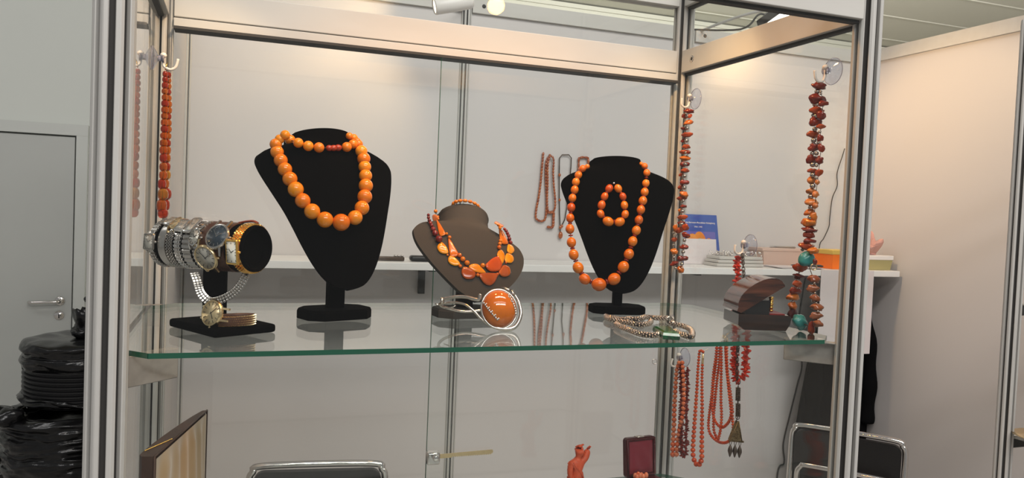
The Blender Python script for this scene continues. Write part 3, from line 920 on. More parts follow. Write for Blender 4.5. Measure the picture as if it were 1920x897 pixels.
N2_PIECES = [('cone_in',[0.4298,0.2797,0.1374],[-0.389,-0.708,0.589],0.0024,[(-0.0074,0.0162),(-0.0053,0.0165),(0.0029,0.0022),(0.0085,-0.0097),(0.0062,-0.0134),(0.0006,-0.0143),(-0.0027,-0.0066)]),('cone_in2',[0.445,0.2548,0.1067],[-0.078,-0.835,0.545],0.0028,[(-0.0088,0.0163),(-0.0062,0.018),(0.0021,0.0044),(0.0087,-0.0076),(0.0064,-0.0118),(0.0009,-0.0136),(-0.0048,-0.0116)]),('leaf',[0.4796,0.2393,0.0789],[0.142,-0.885,0.443],0.0028,[(-0.0136,0.0006),(-0.0083,0.0055),(0.0008,0.0074),(0.008,0.0033),(0.0159,-0.0048),(0.0061,-0.0072),(-0.004,-0.0067),(-0.0101,-0.0039)]),('trap',[0.5143,0.2532,0.0851],[0.383,-0.819,0.427],0.0038,[(-0.02,-0.0096),(-0.016,-0.003),(-0.0065,0.0078),(0.0044,0.0156),(0.0081,0.0141),(0.0144,0.0055),(0.012,-0.0028),(0.0084,-0.0094),(-0.0062,-0.016),(-0.0146,-0.0155)]),('drop',[0.5304,0.2694,0.0976],[0.461,-0.758,0.461],0.0031,[(-0.0029,0.0105),(0.0033,0.0086),(0.0061,0.0022),(0.0048,-0.0065),(0.0009,-0.0157),(-0.0058,-0.0105),(-0.0107,-0.0047),(-0.0087,0.0036)]),('cone3',[0.5429,0.2988,0.1258],[0.516,-0.642,0.567],0.0029,[(-0.0121,0.0102),(-0.0082,0.0148),(0.0013,0.007),(0.0096,-0.0056),(0.0057,-0.0121),(-0.0013,-0.0176),(-0.0077,-0.017)]),('bar',[0.5339,0.2989,0.1482],[0.434,-0.343,0.833],0.002,[(-0.009,-0.0093),(-0.0069,0.0008),(0.0078,0.0067),(0.0079,-0.0031),(0.0055,-0.0089),(-0.0088,-0.0173)]),('chunk',[0.4271,0.3634,0.1584],[-0.916,-0.23,0.329],0.0026,[(0.0184,-0.0108),(0.0266,-0.0139),(0.0361,-0.0248),(0.0372,-0.0296),(0.028,-0.0295),(0.0207,-0.0238),(0.0171,-0.0148)]),('hm1',[0.4283,0.2576,0.1081],[-0.142,-0.822,0.552],0.0033,[(-0.0018,0.0107),(0.006,0.0035),(0.0098,-0.0075),(0.0038,-0.0102),(-0.0036,-0.0082),(-0.008,-0.0011),(-0.007,0.0054)]),('hm2',[0.4434,0.2444,0.0894],[-0.08,-0.869,0.489],0.0029,[(-0.0051,0.0088),(0.0044,0.0038),(0.0106,-0.0047),(0.0029,-0.0082),(-0.0055,-0.0055),(-0.0089,0.0012)]),('hm3',[0.4656,0.2341,0.0713],[0.036,-0.901,0.432],0.0033,[(-0.0088,0.0098),(0.0028,0.0085),(0.0111,0.0018),(0.0089,-0.0064),(0.0013,-0.0098),(-0.0073,-0.0087),(-0.0119,-0.0005)]),('hm4',[0.5016,0.2372,0.0615],[0.326,-0.87,0.371],0.0033,[(-0.0198,0.0054),(0.0134,0.014),(0.0126,0.0048),(0.0073,-0.0044),(0.0005,-0.0097),(-0.0075,-0.0102),(-0.0153,-0.0057)]),('hm5',[0.5339,0.2585,0.0738],[0.47,-0.794,0.385],0.0032,[(-0.0036,0.0095),(0.0088,0.0098),(0.0113,0.0),(0.0047,-0.0083),(-0.0075,-0.0127),(-0.0157,-0.0087),(-0.0104,0.0017)]),('hm6',[0.5472,0.2779,0.093],[0.521,-0.728,0.445],0.0027,[(-0.0071,0.0063),(0.0061,0.0092),(0.0097,0.0015),(0.0032,-0.0079),(-0.0099,-0.0132),(-0.0119,-0.0054)]),('hm7',[0.5538,0.2929,0.1079],[0.546,-0.678,0.492],0.0027,[(-0.0058,0.0063),(0.0048,0.0084),(0.0082,0.0),(0.0003,-0.0115),(-0.0086,-0.0129),(-0.0093,-0.0029)])]
CHIPS_R = [[0.0671,0.3828,0.0107,0.0056,0,8],[0.0687,0.3621,0.0113,0.0063,0,0],[0.0556,0.3537,0.0075,0.0036,0,-8],[0.0697,0.3451,0.0103,0.0055,1,0],[0.0583,0.3364,0.0062,0.0051,0,10],[0.0711,0.3271,0.0096,0.0058,0,0],[0.0582,0.3193,0.0067,0.0036,1,-5],[0.0749,0.3085,0.0095,0.0048,1,6],[0.0584,0.3015,0.0049,0.0046,0,0],[0.0714,0.2885,0.0086,0.006,0,-15],[0.0544,0.2861,0.0048,0.0049,0,0],[0.0742,0.2697,0.009,0.0058,0,5],[0.0572,0.2679,0.0058,0.0059,0,0],[0.0714,0.2517,0.0077,0.0033,1,0],[0.0575,0.2485,0.0049,0.0053,1,20],[0.0716,0.2367,0.007,0.0052,2,0],[0.0592,0.2338,0.0033,0.0033,2,-20],[0.0712,0.2197,0.009,0.004,2,5],[0.0614,0.215,0.0051,0.0046,2,0],[0.0695,0.2031,0.0093,0.0048,2,0],[0.061,0.1975,0.0046,0.0041,2,-20],[0.073,0.1871,0.0087,0.0047,3,0],[0.0629,0.1799,0.0053,0.0058,3,0],[0.0726,0.1704,0.0119,0.0055,3,4],[0.0699,0.1608,0.0117,0.0038,0,6],[0.0717,0.1523,0.0087,0.005,1,0],[0.0694,0.1426,0.0097,0.003,0,0],[0.076,0.1352,0.0111,0.0055,1,4],[0.0601,0.1278,0.0086,0.0041,3,-8],[0.0893,0.0999,0.01,0.0061,1,10],[0.0896,0.0852,0.0095,0.0037,4,6],[0.0917,0.0734,0.0073,0.0051,1,12],[0.0958,0.0624,0.0092,0.0048,0,8],[0.1004,0.0513,0.0106,0.0053,3,12],[0.1003,0.0372,0.007,0.0055,3,0],[0.0998,0.0242,0.0072,0.0063,4,-15],[0.0558,0.0844,0.0089,0.0051,5,0],[0.0552,0.0702,0.0094,0.0056,5,0],[0.0503,0.0555,0.0074,0.0056,5,-5],[0.0455,0.0419,0.009,0.0046,5,0],[0.0445,0.0295,0.0097,0.0054,5,0],[0.0399,0.0177,0.0074,0.0044,5,10],[0.0546,0.0095,0.0055,0.0089,6,0],[0.0546,0.1113,0.003,0.0036,0,0]]
TURQ = [[0.072,0.1136,0.0117,0.0117,0,0],[0.0787,0.0142,0.0131,0.0108,0,35]]
SPACERS_R = [[0.0683,0.3734,0.004,0.004,0,0],[0.0603,0.3724,0.0021,0.002,0,0],[0.06,0.3691,0.0021,0.0018,0,0],[0.0729,0.3542,0.0032,0.0033,0,0],[0.0667,0.3532,0.0028,0.0033,0,0],[0.0749,0.3379,0.0027,0.003,0,0],[0.0681,0.3359,0.0046,0.0038,0,0],[0.0689,0.3158,0.0043,0.0033,0,0],[0.0582,0.3107,0.0023,0.0028,0,0],[0.0699,0.2987,0.0046,0.0038,0,0],[0.0597,0.2944,0.0025,0.0025,0,0],[0.0716,0.2784,0.0035,0.0035,0,0],[0.0622,0.2779,0.0035,0.0033,0,0],[0.0693,0.2611,0.005,0.0037,0,0],[0.0607,0.2591,0.0025,0.0025,0,0],[0.0676,0.2448,0.006,0.0028,0,0],[0.0601,0.24,0.0021,0.0021,0,0],[0.0667,0.2279,0.006,0.0027,0,0],[0.0697,0.2116,0.0052,0.0033,0,0],[0.0679,0.195,0.0058,0.0028,0,0],[0.0676,0.1787,0.0055,0.0033,0,0],[0.0705,0.161,0.0043,0.0028,0,0],[0.0819,0.1284,0.0029,0.0029,0,0],[0.0864,0.0926,0.0017,0.0017,0,0],[0.0898,0.0797,0.0017,0.0017,0,0],[0.0934,0.0681,0.0017,0.0017,0,0],[0.098,0.0443,0.0019,0.0017,0,0],[0.0512,0.0785,0.0018,0.002,0,0],[0.0486,0.0636,0.0018,0.0018,0,0],[0.0451,0.0486,0.0015,0.0016,0,0],[0.0404,0.0367,0.0025,0.0016,0,0],[0.039,0.0237,0.0016,0.0016,0,0]]
CHIPS_2 = [[0.4435,0.3848,0.0101,0.0043,0,3],[0.4584,0.3761,0.0065,0.0045,1,0],[0.441,0.3743,0.0043,0.0038,1,0],[0.4438,0.3618,0.0103,0.0043,3,-8],[0.4569,0.3505,0.0067,0.0024,0,0],[0.4478,0.3373,0.0099,0.0045,1,0],[0.458,0.3273,0.0058,0.0039,0,-15],[0.4481,0.3142,0.008,0.0041,1,0],[0.4559,0.3039,0.0086,0.0041,1,0],[0.4384,0.3025,0.0043,0.0036,0,0],[0.4483,0.2902,0.0106,0.0039,3,-4],[0.4505,0.2791,0.0097,0.0043,0,-4],[0.4477,0.2657,0.0078,0.0041,1,0],[0.4588,0.2574,0.0065,0.0035,1,-5],[0.4479,0.2424,0.0091,0.0043,0,0],[0.459,0.2327,0.0065,0.0043,1,-10],[0.4473,0.2179,0.0088,0.005,3,12],[0.4553,0.2102,0.0091,0.0041,1,0],[0.4467,0.1942,0.0067,0.003,0,0],[0.4563,0.1855,0.0054,0.0039,3,-10],[0.4495,0.1717,0.0091,0.0043,1,0],[0.4509,0.1609,0.0076,0.0045,0,0],[0.4733,0.1493,0.005,0.0061,3,0],[0.4575,0.1455,0.0083,0.0054,1,-20],[0.4359,0.1523,0.0064,0.0069,1,20],[0.4321,0.1366,0.0073,0.0043,0,10],[0.476,0.1255,0.0055,0.004,1,0],[0.437,0.1131,0.0086,0.0045,0,0],[0.473,0.101,0.0075,0.005,3,0],[0.4412,0.0896,0.0106,0.0047,0,-5],[0.4708,0.077,0.0088,0.0042,0,-15],[0.4455,0.0664,0.0067,0.0058,3,0]]
SPACERS_2 = [[0.4441,0.374,0.0036,0.0036,0,0],[0.4427,0.35,0.0036,0.0032,0,0],[0.4428,0.3253,0.0043,0.0041,0,0],[0.443,0.3018,0.0032,0.003,0,0],[0.4433,0.2787,0.0039,0.0034,0,0],[0.4443,0.2547,0.0045,0.0043,0,0],[0.4429,0.2311,0.0043,0.0043,0,0],[0.4446,0.2053,0.0034,0.003,0,0],[0.4487,0.1984,0.0026,0.0026,0,0],[0.445,0.1842,0.0043,0.0041,0,0],[0.4458,0.1579,0.0043,0.0043,0,0],[0.4749,0.1395,0.0031,0.0031,0,0],[0.4726,0.1146,0.0031,0.0031,0,0],[0.4695,0.0894,0.0028,0.0033,0,0],[0.4594,0.0682,0.0033,0.0037,0,0],[0.4327,0.1262,0.0036,0.0036,0,0],[0.4353,0.1029,0.0039,0.0039,0,0],[0.4378,0.0782,0.0037,0.0037,0,0]]
CORAL_SINGLE_A = [(0.3516,-0.0831),(0.3623,-0.0836),(0.3647,-0.1007),(0.3656,-0.1285),(0.3656,-0.1563),(0.3666,-0.1843),(0.3675,-0.2123),(0.3687,-0.2434),(0.3692,-0.2714),(0.3665,-0.2902),(0.3576,-0.3007),(0.3469,-0.3)]
CORAL_SINGLE_B = [(0.3513,-0.109),(0.3505,-0.1336),(0.3482,-0.1605),(0.3453,-0.1873),(0.3434,-0.2142),(0.3415,-0.2411),(0.3396,-0.268),(0.3384,-0.2868),(0.346,-0.2997)]
CORAL_PINK = [(0.4303,-0.1198),(0.437,-0.135),(0.4386,-0.1585),(0.4392,-0.1876),(0.4392,-0.2167),(0.4377,-0.2454),(0.4377,-0.2746),(0.4377,-0.2979),(0.4362,-0.3143)]
CORAL_PINK2 = [(0.4246,-0.1186),(0.4156,-0.1591),(0.4123,-0.1955),(0.4136,-0.2216),(0.4209,-0.2465),(0.4266,-0.2712),(0.4282,-0.2949),(0.4309,-0.3125)]
CORAL_DARK = [(0.4358,-0.1246),(0.4307,-0.151),(0.4281,-0.1793),(0.4266,-0.2078),(0.4256,-0.2365),(0.4246,-0.2651),(0.421,-0.2929),(0.4143,-0.3024),(0.4056,-0.2997),(0.4041,-0.2821),(0.4056,-0.2539),(0.4081,-0.226),(0.4096,-0.1978),(0.4111,-0.1696),(0.4124,-0.1442),(0.4131,-0.1244)]
CORAL_DARK2 = [(0.4336,-0.1257),(0.4279,-0.1592),(0.424,-0.19),(0.422,-0.2241),(0.4179,-0.2575),(0.4135,-0.2879),(0.4096,-0.3025)]
CORAL_M1 = [(0.3156,-0.0644),(0.3167,-0.0888),(0.3214,-0.1193),(0.3234,-0.1603),(0.3275,-0.1938),(0.3288,-0.2214),(0.3192,-0.2349),(0.2957,-0.2402),(0.2717,-0.235),(0.2563,-0.2221),(0.2526,-0.2055),(0.2564,-0.1858),(0.2628,-0.1615),(0.2718,-0.1323),(0.2809,-0.1029),(0.2853,-0.0775),(0.2877,-0.0595)]
CORAL_M2 = [(0.3082,-0.0631),(0.3088,-0.0926),(0.3137,-0.131),(0.3146,-0.1635),(0.3127,-0.1845),(0.3028,-0.2034),(0.282,-0.2097),(0.2634,-0.1967),(0.2554,-0.1802),(0.2586,-0.1629),(0.2667,-0.1337),(0.2738,-0.1014),(0.2771,-0.0785),(0.2788,-0.0579)]
CORAL_M3 = [(0.2908,-0.06),(0.2872,-0.0909),(0.2847,-0.1298),(0.2818,-0.1634),(0.2781,-0.1861),(0.2789,-0.2126),(0.2858,-0.2357)]
CORAL_M4 = [(0.3095,-0.0634),(0.309,-0.0954),(0.313,-0.1283),(0.3163,-0.1694),(0.318,-0.2023),(0.3135,-0.228),(0.2964,-0.2398)]
CORAL_M5 = [(0.294,-0.0607),(0.29,-0.0811),(0.2813,-0.1162),(0.2696,-0.1502),(0.2622,-0.177)]
TWIG_L = [(0.2495,0.1056),(0.2488,0.079),(0.248,0.0506),(0.2471,0.0222),(0.2462,-0.0063),(0.2446,-0.0442),(0.2437,-0.0726),(0.2433,-0.0964),(0.236,-0.1092),(0.2281,-0.1112)]
TWIG_R = [(0.2268,0.0903),(0.2237,0.0532),(0.2206,0.0161),(0.219,-0.021),(0.2167,-0.0487),(0.2173,-0.077),(0.2172,-0.0957),(0.2237,-0.1084)]
PENDANT = [(0.2329,0.1086),(0.2279,0.0855),(0.2252,0.053),(0.2309,-0.0418),(0.2323,-0.061),(0.2315,-0.0892),(0.2294,-0.1134),(0.2294,-0.1314),(0.2283,-0.1454),(0.2271,-0.1593),(0.2259,-0.1732),(0.2284,-0.1805),(0.2504,-0.2163),(0.2059,-0.2129),(0.2103,-0.1785),(0.2453,-0.2206),(0.2432,-0.245),(0.2297,-0.2199),(0.229,-0.2463),(0.2144,-0.2191),(0.2152,-0.2458)]
LEFT_STRAND = [[0.0206,0.352,0.0042,0.0039],[0.0207,0.344,0.0044,0.0038],[0.0206,0.3353,0.0048,0.0042],[0.0206,0.3266,0.0048,0.0039],[0.0211,0.3174,0.005,0.0042],[0.0213,0.3084,0.0057,0.0045],[0.0215,0.2991,0.0057,0.0047],[0.0212,0.2898,0.0053,0.0044],[0.0214,0.2802,0.0057,0.0048],[0.0216,0.2706,0.0059,0.0047],[0.0213,0.2606,0.006,0.0045],[0.021,0.2497,0.0059,0.005],[0.021,0.2392,0.0063,0.0057],[0.0212,0.2275,0.0059,0.0059],[0.0213,0.2142,0.0059,0.0057],[0.0216,0.2019,0.0063,0.0059],[0.0198,0.1885,0.0063,0.0065],[0.0217,0.1732,0.008,0.0076],[0.0201,0.1565,0.0076,0.0083],[0.0222,0.1448,0.0079,0.0064]]
CHAIN_A = [(0.6977,0.2224,0.005),(0.6988,0.2096,0.005),(0.6997,0.1919,0.006),(0.699,0.1679,0.007),(0.7121,0.1724,0.008),(0.7187,0.163,0.008),(0.7321,0.1694,0.009),(0.7483,0.1823,0.009),(0.7615,0.1824,0.008),(0.7802,0.1879,0.006),(0.7948,0.1917,0.006)]
CHAIN_B = [(0.6909,0.2068,0.005),(0.688,0.1822,0.005),(0.6918,0.1671,0.005),(0.6954,0.1517,0.0055),(0.6991,0.1372,0.0055),(0.7042,0.1256,0.0055),(0.7183,0.1303,0.0055),(0.734,0.1436,0.0055),(0.7436,0.1578,0.0055)]
CHAIN_C = [(0.6737,0.1393,0.005),(0.6685,0.1147,0.005),(0.6665,0.0936,0.005),(0.6638,0.0683,0.005),(0.6637,0.0486,0.005),(0.6674,0.0363,0.005),(0.6761,0.0332,0.005),(0.6876,0.0393,0.005)]
CHAIN_D = [(0.7304,0.0655,0.005),(0.7266,0.0458,0.005),(0.7238,0.0266,0.005),(0.7266,0.0169,0.005),(0.7439,0.0394,0.005),(0.7619,0.0708,0.005),(0.7716,0.0966,0.005),(0.7699,0.1096,0.006),(0.7686,0.1266,0.006),(0.7668,0.1383,0.006)]
MALACHITE = [(0.703,0.0811,0.008),(0.7311,0.0791,0.008),(0.7054,0.01,0.003),(0.6855,0.022,0.003)]
WALL_A1 = [(1.277,0.404),(1.274,0.351),(1.271,0.288),(1.265,0.231),(1.257,0.178),(1.258,0.147),(1.278,0.136),(1.297,0.146),(1.301,0.196),(1.297,0.258),(1.292,0.316),(1.292,0.373),(1.305,0.4)]
WALL_A2 = [(1.305,0.4),(1.32,0.385),(1.321,0.333),(1.326,0.281),(1.334,0.229),(1.335,0.192),(1.324,0.173),(1.307,0.175),(1.3,0.217),(1.299,0.29),(1.296,0.363),(1.305,0.4)]
WALL_A3 = [(1.31,0.172),(1.33,0.172),(1.332,0.149),(1.33,0.115),(1.31,0.113)]
WALL_B = [(1.366,0.082),(1.364,0.114),(1.359,0.166),(1.355,0.224),(1.35,0.324),(1.348,0.392),(1.359,0.406),(1.388,0.408),(1.4,0.396),(1.4,0.359),(1.398,0.321),(1.389,0.268),(1.39,0.199),(1.383,0.146),(1.37,0.119)]
WALL_C = [(1.434,0.35),(1.434,0.377),(1.437,0.398),(1.472,0.4),(1.477,0.379)]
# ------------------------------------------------------------------ jewellery
def lin(*c):
    return tuple((v / 255 / 12.92 if v / 255 <= 0.04045 else ((v / 255 + 0.055) / 1.055) ** 2.4) for v in c)


def amber_mat(name, cols, **k):
    a = dict(rough=0.13, coat=0.45, spec=0.4, noise_amt=0.55, noise_scale=70, sss=0.0)
    a.update(k)
    return mat(name, cols[0], rnd=cols, **a)


BUTTER = amber_mat('butterscotch_amber', [lin(220, 122, 12), lin(230, 142, 20), lin(234, 150, 24), lin(222, 116, 10), lin(238, 160, 34)], col2=lin(206, 94, 6))
HONEY = amber_mat('honey_amber', [lin(206, 96, 10), lin(226, 130, 16), lin(214, 108, 12), lin(188, 72, 10), lin(230, 138, 24)], col2=lin(164, 58, 6))
YELLOW = amber_mat('egg_yolk_amber', [lin(230, 150, 14), lin(236, 162, 22), lin(224, 138, 12)], col2=lin(206, 108, 8))
ORANGE = amber_mat('orange_amber', [lin(214, 112, 16), lin(226, 130, 22), lin(206, 98, 12)], col2=lin(182, 80, 8))
COGNAC = amber_mat('cognac_amber', [lin(164, 72, 16), lin(176, 84, 22)], col2=lin(120, 42, 10), rough=0.08, coat=0.6)
CHERRY = amber_mat('cherry_amber', [lin(128, 30, 22), lin(112, 22, 18), lin(146, 40, 26)], col2=lin(80, 14, 10), rough=0.1)
CLASP = amber_mat('red_amber_clasp', [lin(170, 60, 18), lin(160, 50, 16)], col2=lin(120, 30, 10))
CHIP = [amber_mat('dark_red_amber_chip', [lin(118, 34, 14), lin(142, 46, 18), lin(104, 28, 14)], col2=lin(80, 18, 8)),
        amber_mat('red_orange_amber_chip', [lin(168, 68, 22), lin(182, 82, 30), lin(158, 56, 20)], col2=lin(120, 36, 10)),
        amber_mat('pale_amber_chip', [lin(206, 130, 62), lin(198, 118, 56)], col2=lin(170, 84, 36)),
        amber_mat('golden_amber_chip', [lin(206, 116, 32), lin(214, 126, 40), lin(196, 102, 26)], col2=lin(168, 70, 16)),
        amber_mat('near_black_amber_chip', [lin(84, 26, 16), lin(70, 20, 14)], col2=lin(40, 10, 8)),
        amber_mat('brown_amber_chip', [lin(146, 84, 52), lin(156, 92, 54), lin(138, 74, 46)], col2=lin(110, 52, 28)),
        amber_mat('speckled_amber_chip', [lin(160, 60, 18), lin(150, 50, 16)], col2=lin(70, 14, 8), noise_scale=160)]
TURQ_M = mat('turquoise_stone', lin(54, 150, 146), 0.3, coat=0.2, noise_amt=0.9, noise_scale=160, col2=lin(34, 84, 82))
CORD = mat('dark_cord', (0.05, 0.02, 0.008), 0.7)
M['bead_silver'] = mat('tarnished_silver_bead', (0.42, 0.36, 0.32), 0.22, 1.0)


def unit_ball(name, m, nu=18, nv=12, lump=0.0, seed=0):
    mb = MB().ball(nu=nu, nv=nv)
    if lump:
        o = Vector((seed * 3.1, seed * 1.7, seed))
        mb.v = [tuple(Vector(p) * (1 + lump * noise.noise(Vector(p) * 1.3 + o))) for p in mb.v]
    me = mb.mesh(name); me.materials.append(m)
    return me


def beads(t, L, me, name='bead', org=None, long=None, reverse_long=None):
    """one object per bead along L (x,y,z,r); long stretches them along the string"""
    out = []
    n = len(L)
    for i, (x, y, z, r) in enumerate(L):
        p = Vector((x, y, z))
        a = Vector(L[max(i - 1, 0)][:3]); b = Vector(L[min(i + 1, n - 1)][:3])
        d = (b - a) if (b - a).length > 1e-5 else Vector((0, 0, 1))
        k = long or 1.0
        if isinstance(me, list):
            m_ = me[i % len(me)]
        else:
            m_ = me
        out.append(inst(name, m_, t, T(p - org) @ frame_z(d) @ RZ(i * 1.3) @ S(r, r, r * k)))
    return out


def cord(t, L, org, r=0.0007, closed=False, name='cord', m=None):
    mb = MB().tube([Vector(p[:3]) - org for p in L], r, 6, closed)
    return mb.obj(name, m or CORD, t)


ball_butter = unit_ball('round_bead', BUTTER, 24, 16)
# --- round bead necklace on the left bust
org = Vector(N1_OUTER[11][:3])
t = thing('bead_necklace', 'necklace of large round butterscotch amber beads looped on the tall left bust', 'necklace', org)
cord(t, N1_OUTER, org)
beads(t, N1_OUTER, ball_butter, org=org)
cord(t, N1_INNER[:4] + N1_CLASP + N1_INNER[4:], org)
beads(t, N1_INNER, ball_butter, org=org)
cb = unit_ball('clasp_bead', CLASP, 16, 10)
beads(t, N1_CLASP, cb, 'clasp_bead', org, 1.15)

# --- oval bead necklace and bracelet on the right bust
oval = unit_ball('oval_bead', HONEY, 20, 14)
disc = MB().lathe([(0.0, -0.35), (0.8, -0.3), (1.0, 0), (0.8, 0.3), (0.0, 0.35)], 14).mesh('spacer_disc'); disc.materials.append(CHERRY)


def spacers(t, L, org, k=0.55):
    for a, b in zip(L, L[1:]):
        p, q = Vector(a[:3]), Vector(b[:3])
        d = (q - p)
        w = a[3] / (a[3] + b[3])
        r = min(a[3], b[3]) * k
        inst('spacer_disc', disc, t, T(p + d * w - org) @ frame_z(d) @ S(r, r, r * 0.9))


org = Vector(N3_MAIN[13][:3])
t = thing('bead_necklace', 'long necklace of oval honey amber beads with yellow centre bead on the right bust', 'necklace', org)
cord(t, N3_MAIN, org)
beads(t, N3_MAIN, oval, org=org, long=1.12)
spacers(t, N3_MAIN, org)
org = Vector(N3_BRACELET[4][:3])
t = thing('bead_bracelet', 'small bracelet of oval amber beads pinned to the front of the right bust', 'bracelet', org)
cord(t, N3_BRACELET + N3_BRACELET[:1], org)
beads(t, N3_BRACELET, oval, org=org, long=1.2)
spacers(t, N3_BRACELET[:5] + N3_BRACELET[5:], org)
p = Vector(N3_PIN[0][:3])
t = thing('pin', 'steel pin with round head holding the small bracelet on the right bust', 'pin', p)
MB().ball((0, 0, 0), (0.0022, 0.0022, 0.0022), 12, 8).obj('pin_head', M['chrome'], t)
MB().tube([(0, 0, 0), (0.001, 0.008, -0.001)], 0.0004, 6).obj('needle', M['chrome'], t)

# --- two strand necklace on the low taupe bust
org = Vector([q for q in N2_PIECES if q[0] == 'hm4'][0][1])
t = thing('amber_necklace', 'two strand necklace of yolk, orange and cognac amber pieces on the low bust', 'necklace', org)
PM = {'cone_in': ORANGE, 'cone_in2': ORANGE, 'leaf': YELLOW, 'trap': HONEY, 'drop': YELLOW, 'cone3': ORANGE, 'bar': ORANGE, 'chunk': ORANGE,
      'hm1': YELLOW, 'hm2': YELLOW, 'hm3': COGNAC, 'hm4': COGNAC, 'hm5': COGNAC, 'hm6': YELLOW, 'hm7': YELLOW}
for nm, O, nrm, th, loc in N2_PIECES:
    n = Vector(nrm)
    x = _r - n * _r.dot(n); x.normalize()
    Fm = T(Vector(O) - org) @ frame_z(n, x)
    P = [Vector((a, b, 0)) for a, b in loc]
    if sum(P[i].x * P[(i + 1) % len(P)].y - P[(i + 1) % len(P)].x * P[i].y for i in range(len(P))) < 0:
        P.reverse()
    c = sum(P, Vector()) / len(P)
    S_ = catmull(P, 4, True)
    mb = MB()
    V = []; F = []
    n_ = len(S_)
    steps = [(0.80, -0.85), (0.95, -0.5), (1.0, 0.0), (0.94, 0.55), (0.78, 0.88), (0.5, 1.05), (0.2, 1.1)]
    for sc, z in steps:
        V += [c + (s_ - c) * sc + Vector((0, 0, z * th * 0.62)) for s_ in S_]
    for j in range(len(steps) - 1):
        F += [(j * n_ + i, j * n_ + (i + 1) % n_, (j + 1) * n_ + (i + 1) % n_, (j + 1) * n_ + i) for i in range(n_)]
    F.append(tuple(range(n_ - 1, -1, -1))); F.append(tuple((len(steps) - 1) * n_ + i for i in range(n_)))
    mb.add(V, F, True, Fm)
    mb.obj('amber_piece', PM[nm], t)
ball_or = unit_ball('orange_bead', ORANGE, 16, 10)
ball_ch = unit_ball('cherry_bead', CHERRY, 16, 10, 0.12)
beads(t, N2_BALLS_IN, ball_or, org=org)
beads(t, N2_BALLS_OUT, unit_ball('connector_bead', HONEY, 14, 9), org=org)
beads(t, N2_RED_L, ball_ch, org=org)
beads(t, N2_RED_R, ball_ch, org=org)
PC = {q[0]: q[1] for q in N2_PIECES}
cord(t, [N2_BALLS_IN[0], N2_BALLS_IN[1], PC['cone_in'], N2_BALLS_IN[2], N2_BALLS_IN[3], PC['cone_in2'], *N2_BALLS_IN[4:7], PC['leaf'], N2_BALLS_IN[7], PC['trap'], PC['drop'], *N2_BALLS_IN[8:11], PC['cone3'], *N2_BALLS_IN[11:13]], org, 0.0005)
cord(t, [*N2_RED_L, PC['hm1'], N2_BALLS_OUT[0], PC['hm2'], N2_BALLS_OUT[1], PC['hm3'], N2_BALLS_OUT[2], PC['hm4'], N2_BALLS_OUT[3], PC['hm5'], N2_BALLS_OUT[4], PC['hm6'], N2_BALLS_OUT[5], PC['hm7'], *N2_RED_R], org, 0.0005)

# --- bead bracelet lying on top of the low bust
TOPF = bust2.matrix_basis @ T((0, -0.050, 0.032)) @ RY(rad(12)) @ RX(-rad(34)) @ T((0, 0.010, 0.180))
TOPF = T((0, 0, -ZS)) @ TOPF
org = TOPF @ Vector((0, 0, 0.002))
t = thing('bead_bracelet', 'small orange amber bracelet lying on the neck of the low taupe bust', 'bracelet', org)
LB = []
for k in range(16):
    a = 2 * PI * k / 16
    p = TOPF @ Vector((-0.008 + 0.023 * math.cos(a), 0.006 + 0.016 * math.sin(a), 0.0032))
    LB.append((p.x, p.y, p.z, 0.0030))
beads(t, LB, ball_or, org=org, long=1.35)
cord(t, LB, org, 0.0005, True)
p = TOPF @ Vector((0.020, 0.004, 0.004))
t = thing('pin', 'dark round-headed pin stuck in the top of the low taupe bust', 'pin', p)
MB().ball((0, 0, 0), (0.0016, 0.0016, 0.0016), 10, 7).obj('pin_head', M['silver'], t)
MB().tube([(0, 0, 0), (-0.004, 0.001, -0.005)], 0.0004, 6).obj('needle', M['silver'], t)

# --- silver cuff with the big cabochon
t = thing('cuff_bracelet', 'silver cuff bracelet with big domed amber cabochon standing in front of the low bust', 'bracelet', (0.480, 0.128, 0.0005))
cn = Vector((-0.12, -0.97, 0.20)).normalized()
Fc = T((0.000, -0.002, 0.0295)) @ frame_z(cn, (0.97, -0.12, 0.20))
CAB = amber_mat('cabochon_amber', [lin(204, 106, 14), lin(204, 106, 14)], col2=lin(156, 58, 6), rough=0.05, coat=0.8, noise_scale=38, sss=0.0)
cab = MB().lathe([(0.0255 * math.cos(a), 0.0005 + 0.0165 * math.sin(a)) for a in [PI / 2 * k / 12 for k in range(12)]] + [(0.0002, 0.0170)], 44, Fc @ S(0.96, 1.06, 1))
cab.obj('cabochon', CAB, t)
bz = MB()
ring = [Fc @ Vector((0.0262 * math.cos(a) * 0.97, 0.0262 * math.sin(a) * 1.06, 0.002 - 0.001 * math.sin(a))) for a in [2 * PI * k / 56 for k in range(56)]]
bz.tube(ring, 0.0017, 10, True)
bz.obj('bezel', M['silver'], t)
gr = MB()
for (a0, b0, a1, b1) in ((-0.0215, 0.0150, -0.0080, -0.0140), (0.0150, 0.0200, 0.0215, -0.0140)):
    for k in range(11):
        f = k / 10
        x = a0 + (a1 - a0) * f + 0.0018 * math.sin(f * PI) * (1 if a0 > 0 else -1); y = b0 + (b1 - b0) * f
        rr = min(0.999, math.hypot(x / (0.0255 * 0.96), y / (0.0255 * 1.06)))
        z = 0.0165 * math.sqrt(1 - rr * rr) + 0.001
        gr.ball((0, 0, 0), (0.0017, 0.0017, 0.0015), 8, 6, Fc @ T((x, y, z)))
        if k % 2 == 0:
            gr.ball((0, 0, 0), (0.0011, 0.0020, 0.0011), 8, 6, Fc @ T((x + (0.0022 if a0 < 0 else -0.0022), y + 0.001, z)) @ RZ(0.7))
gr.obj('granulation', M['silver'], t)['label'] = 'beaded silver vine trails'
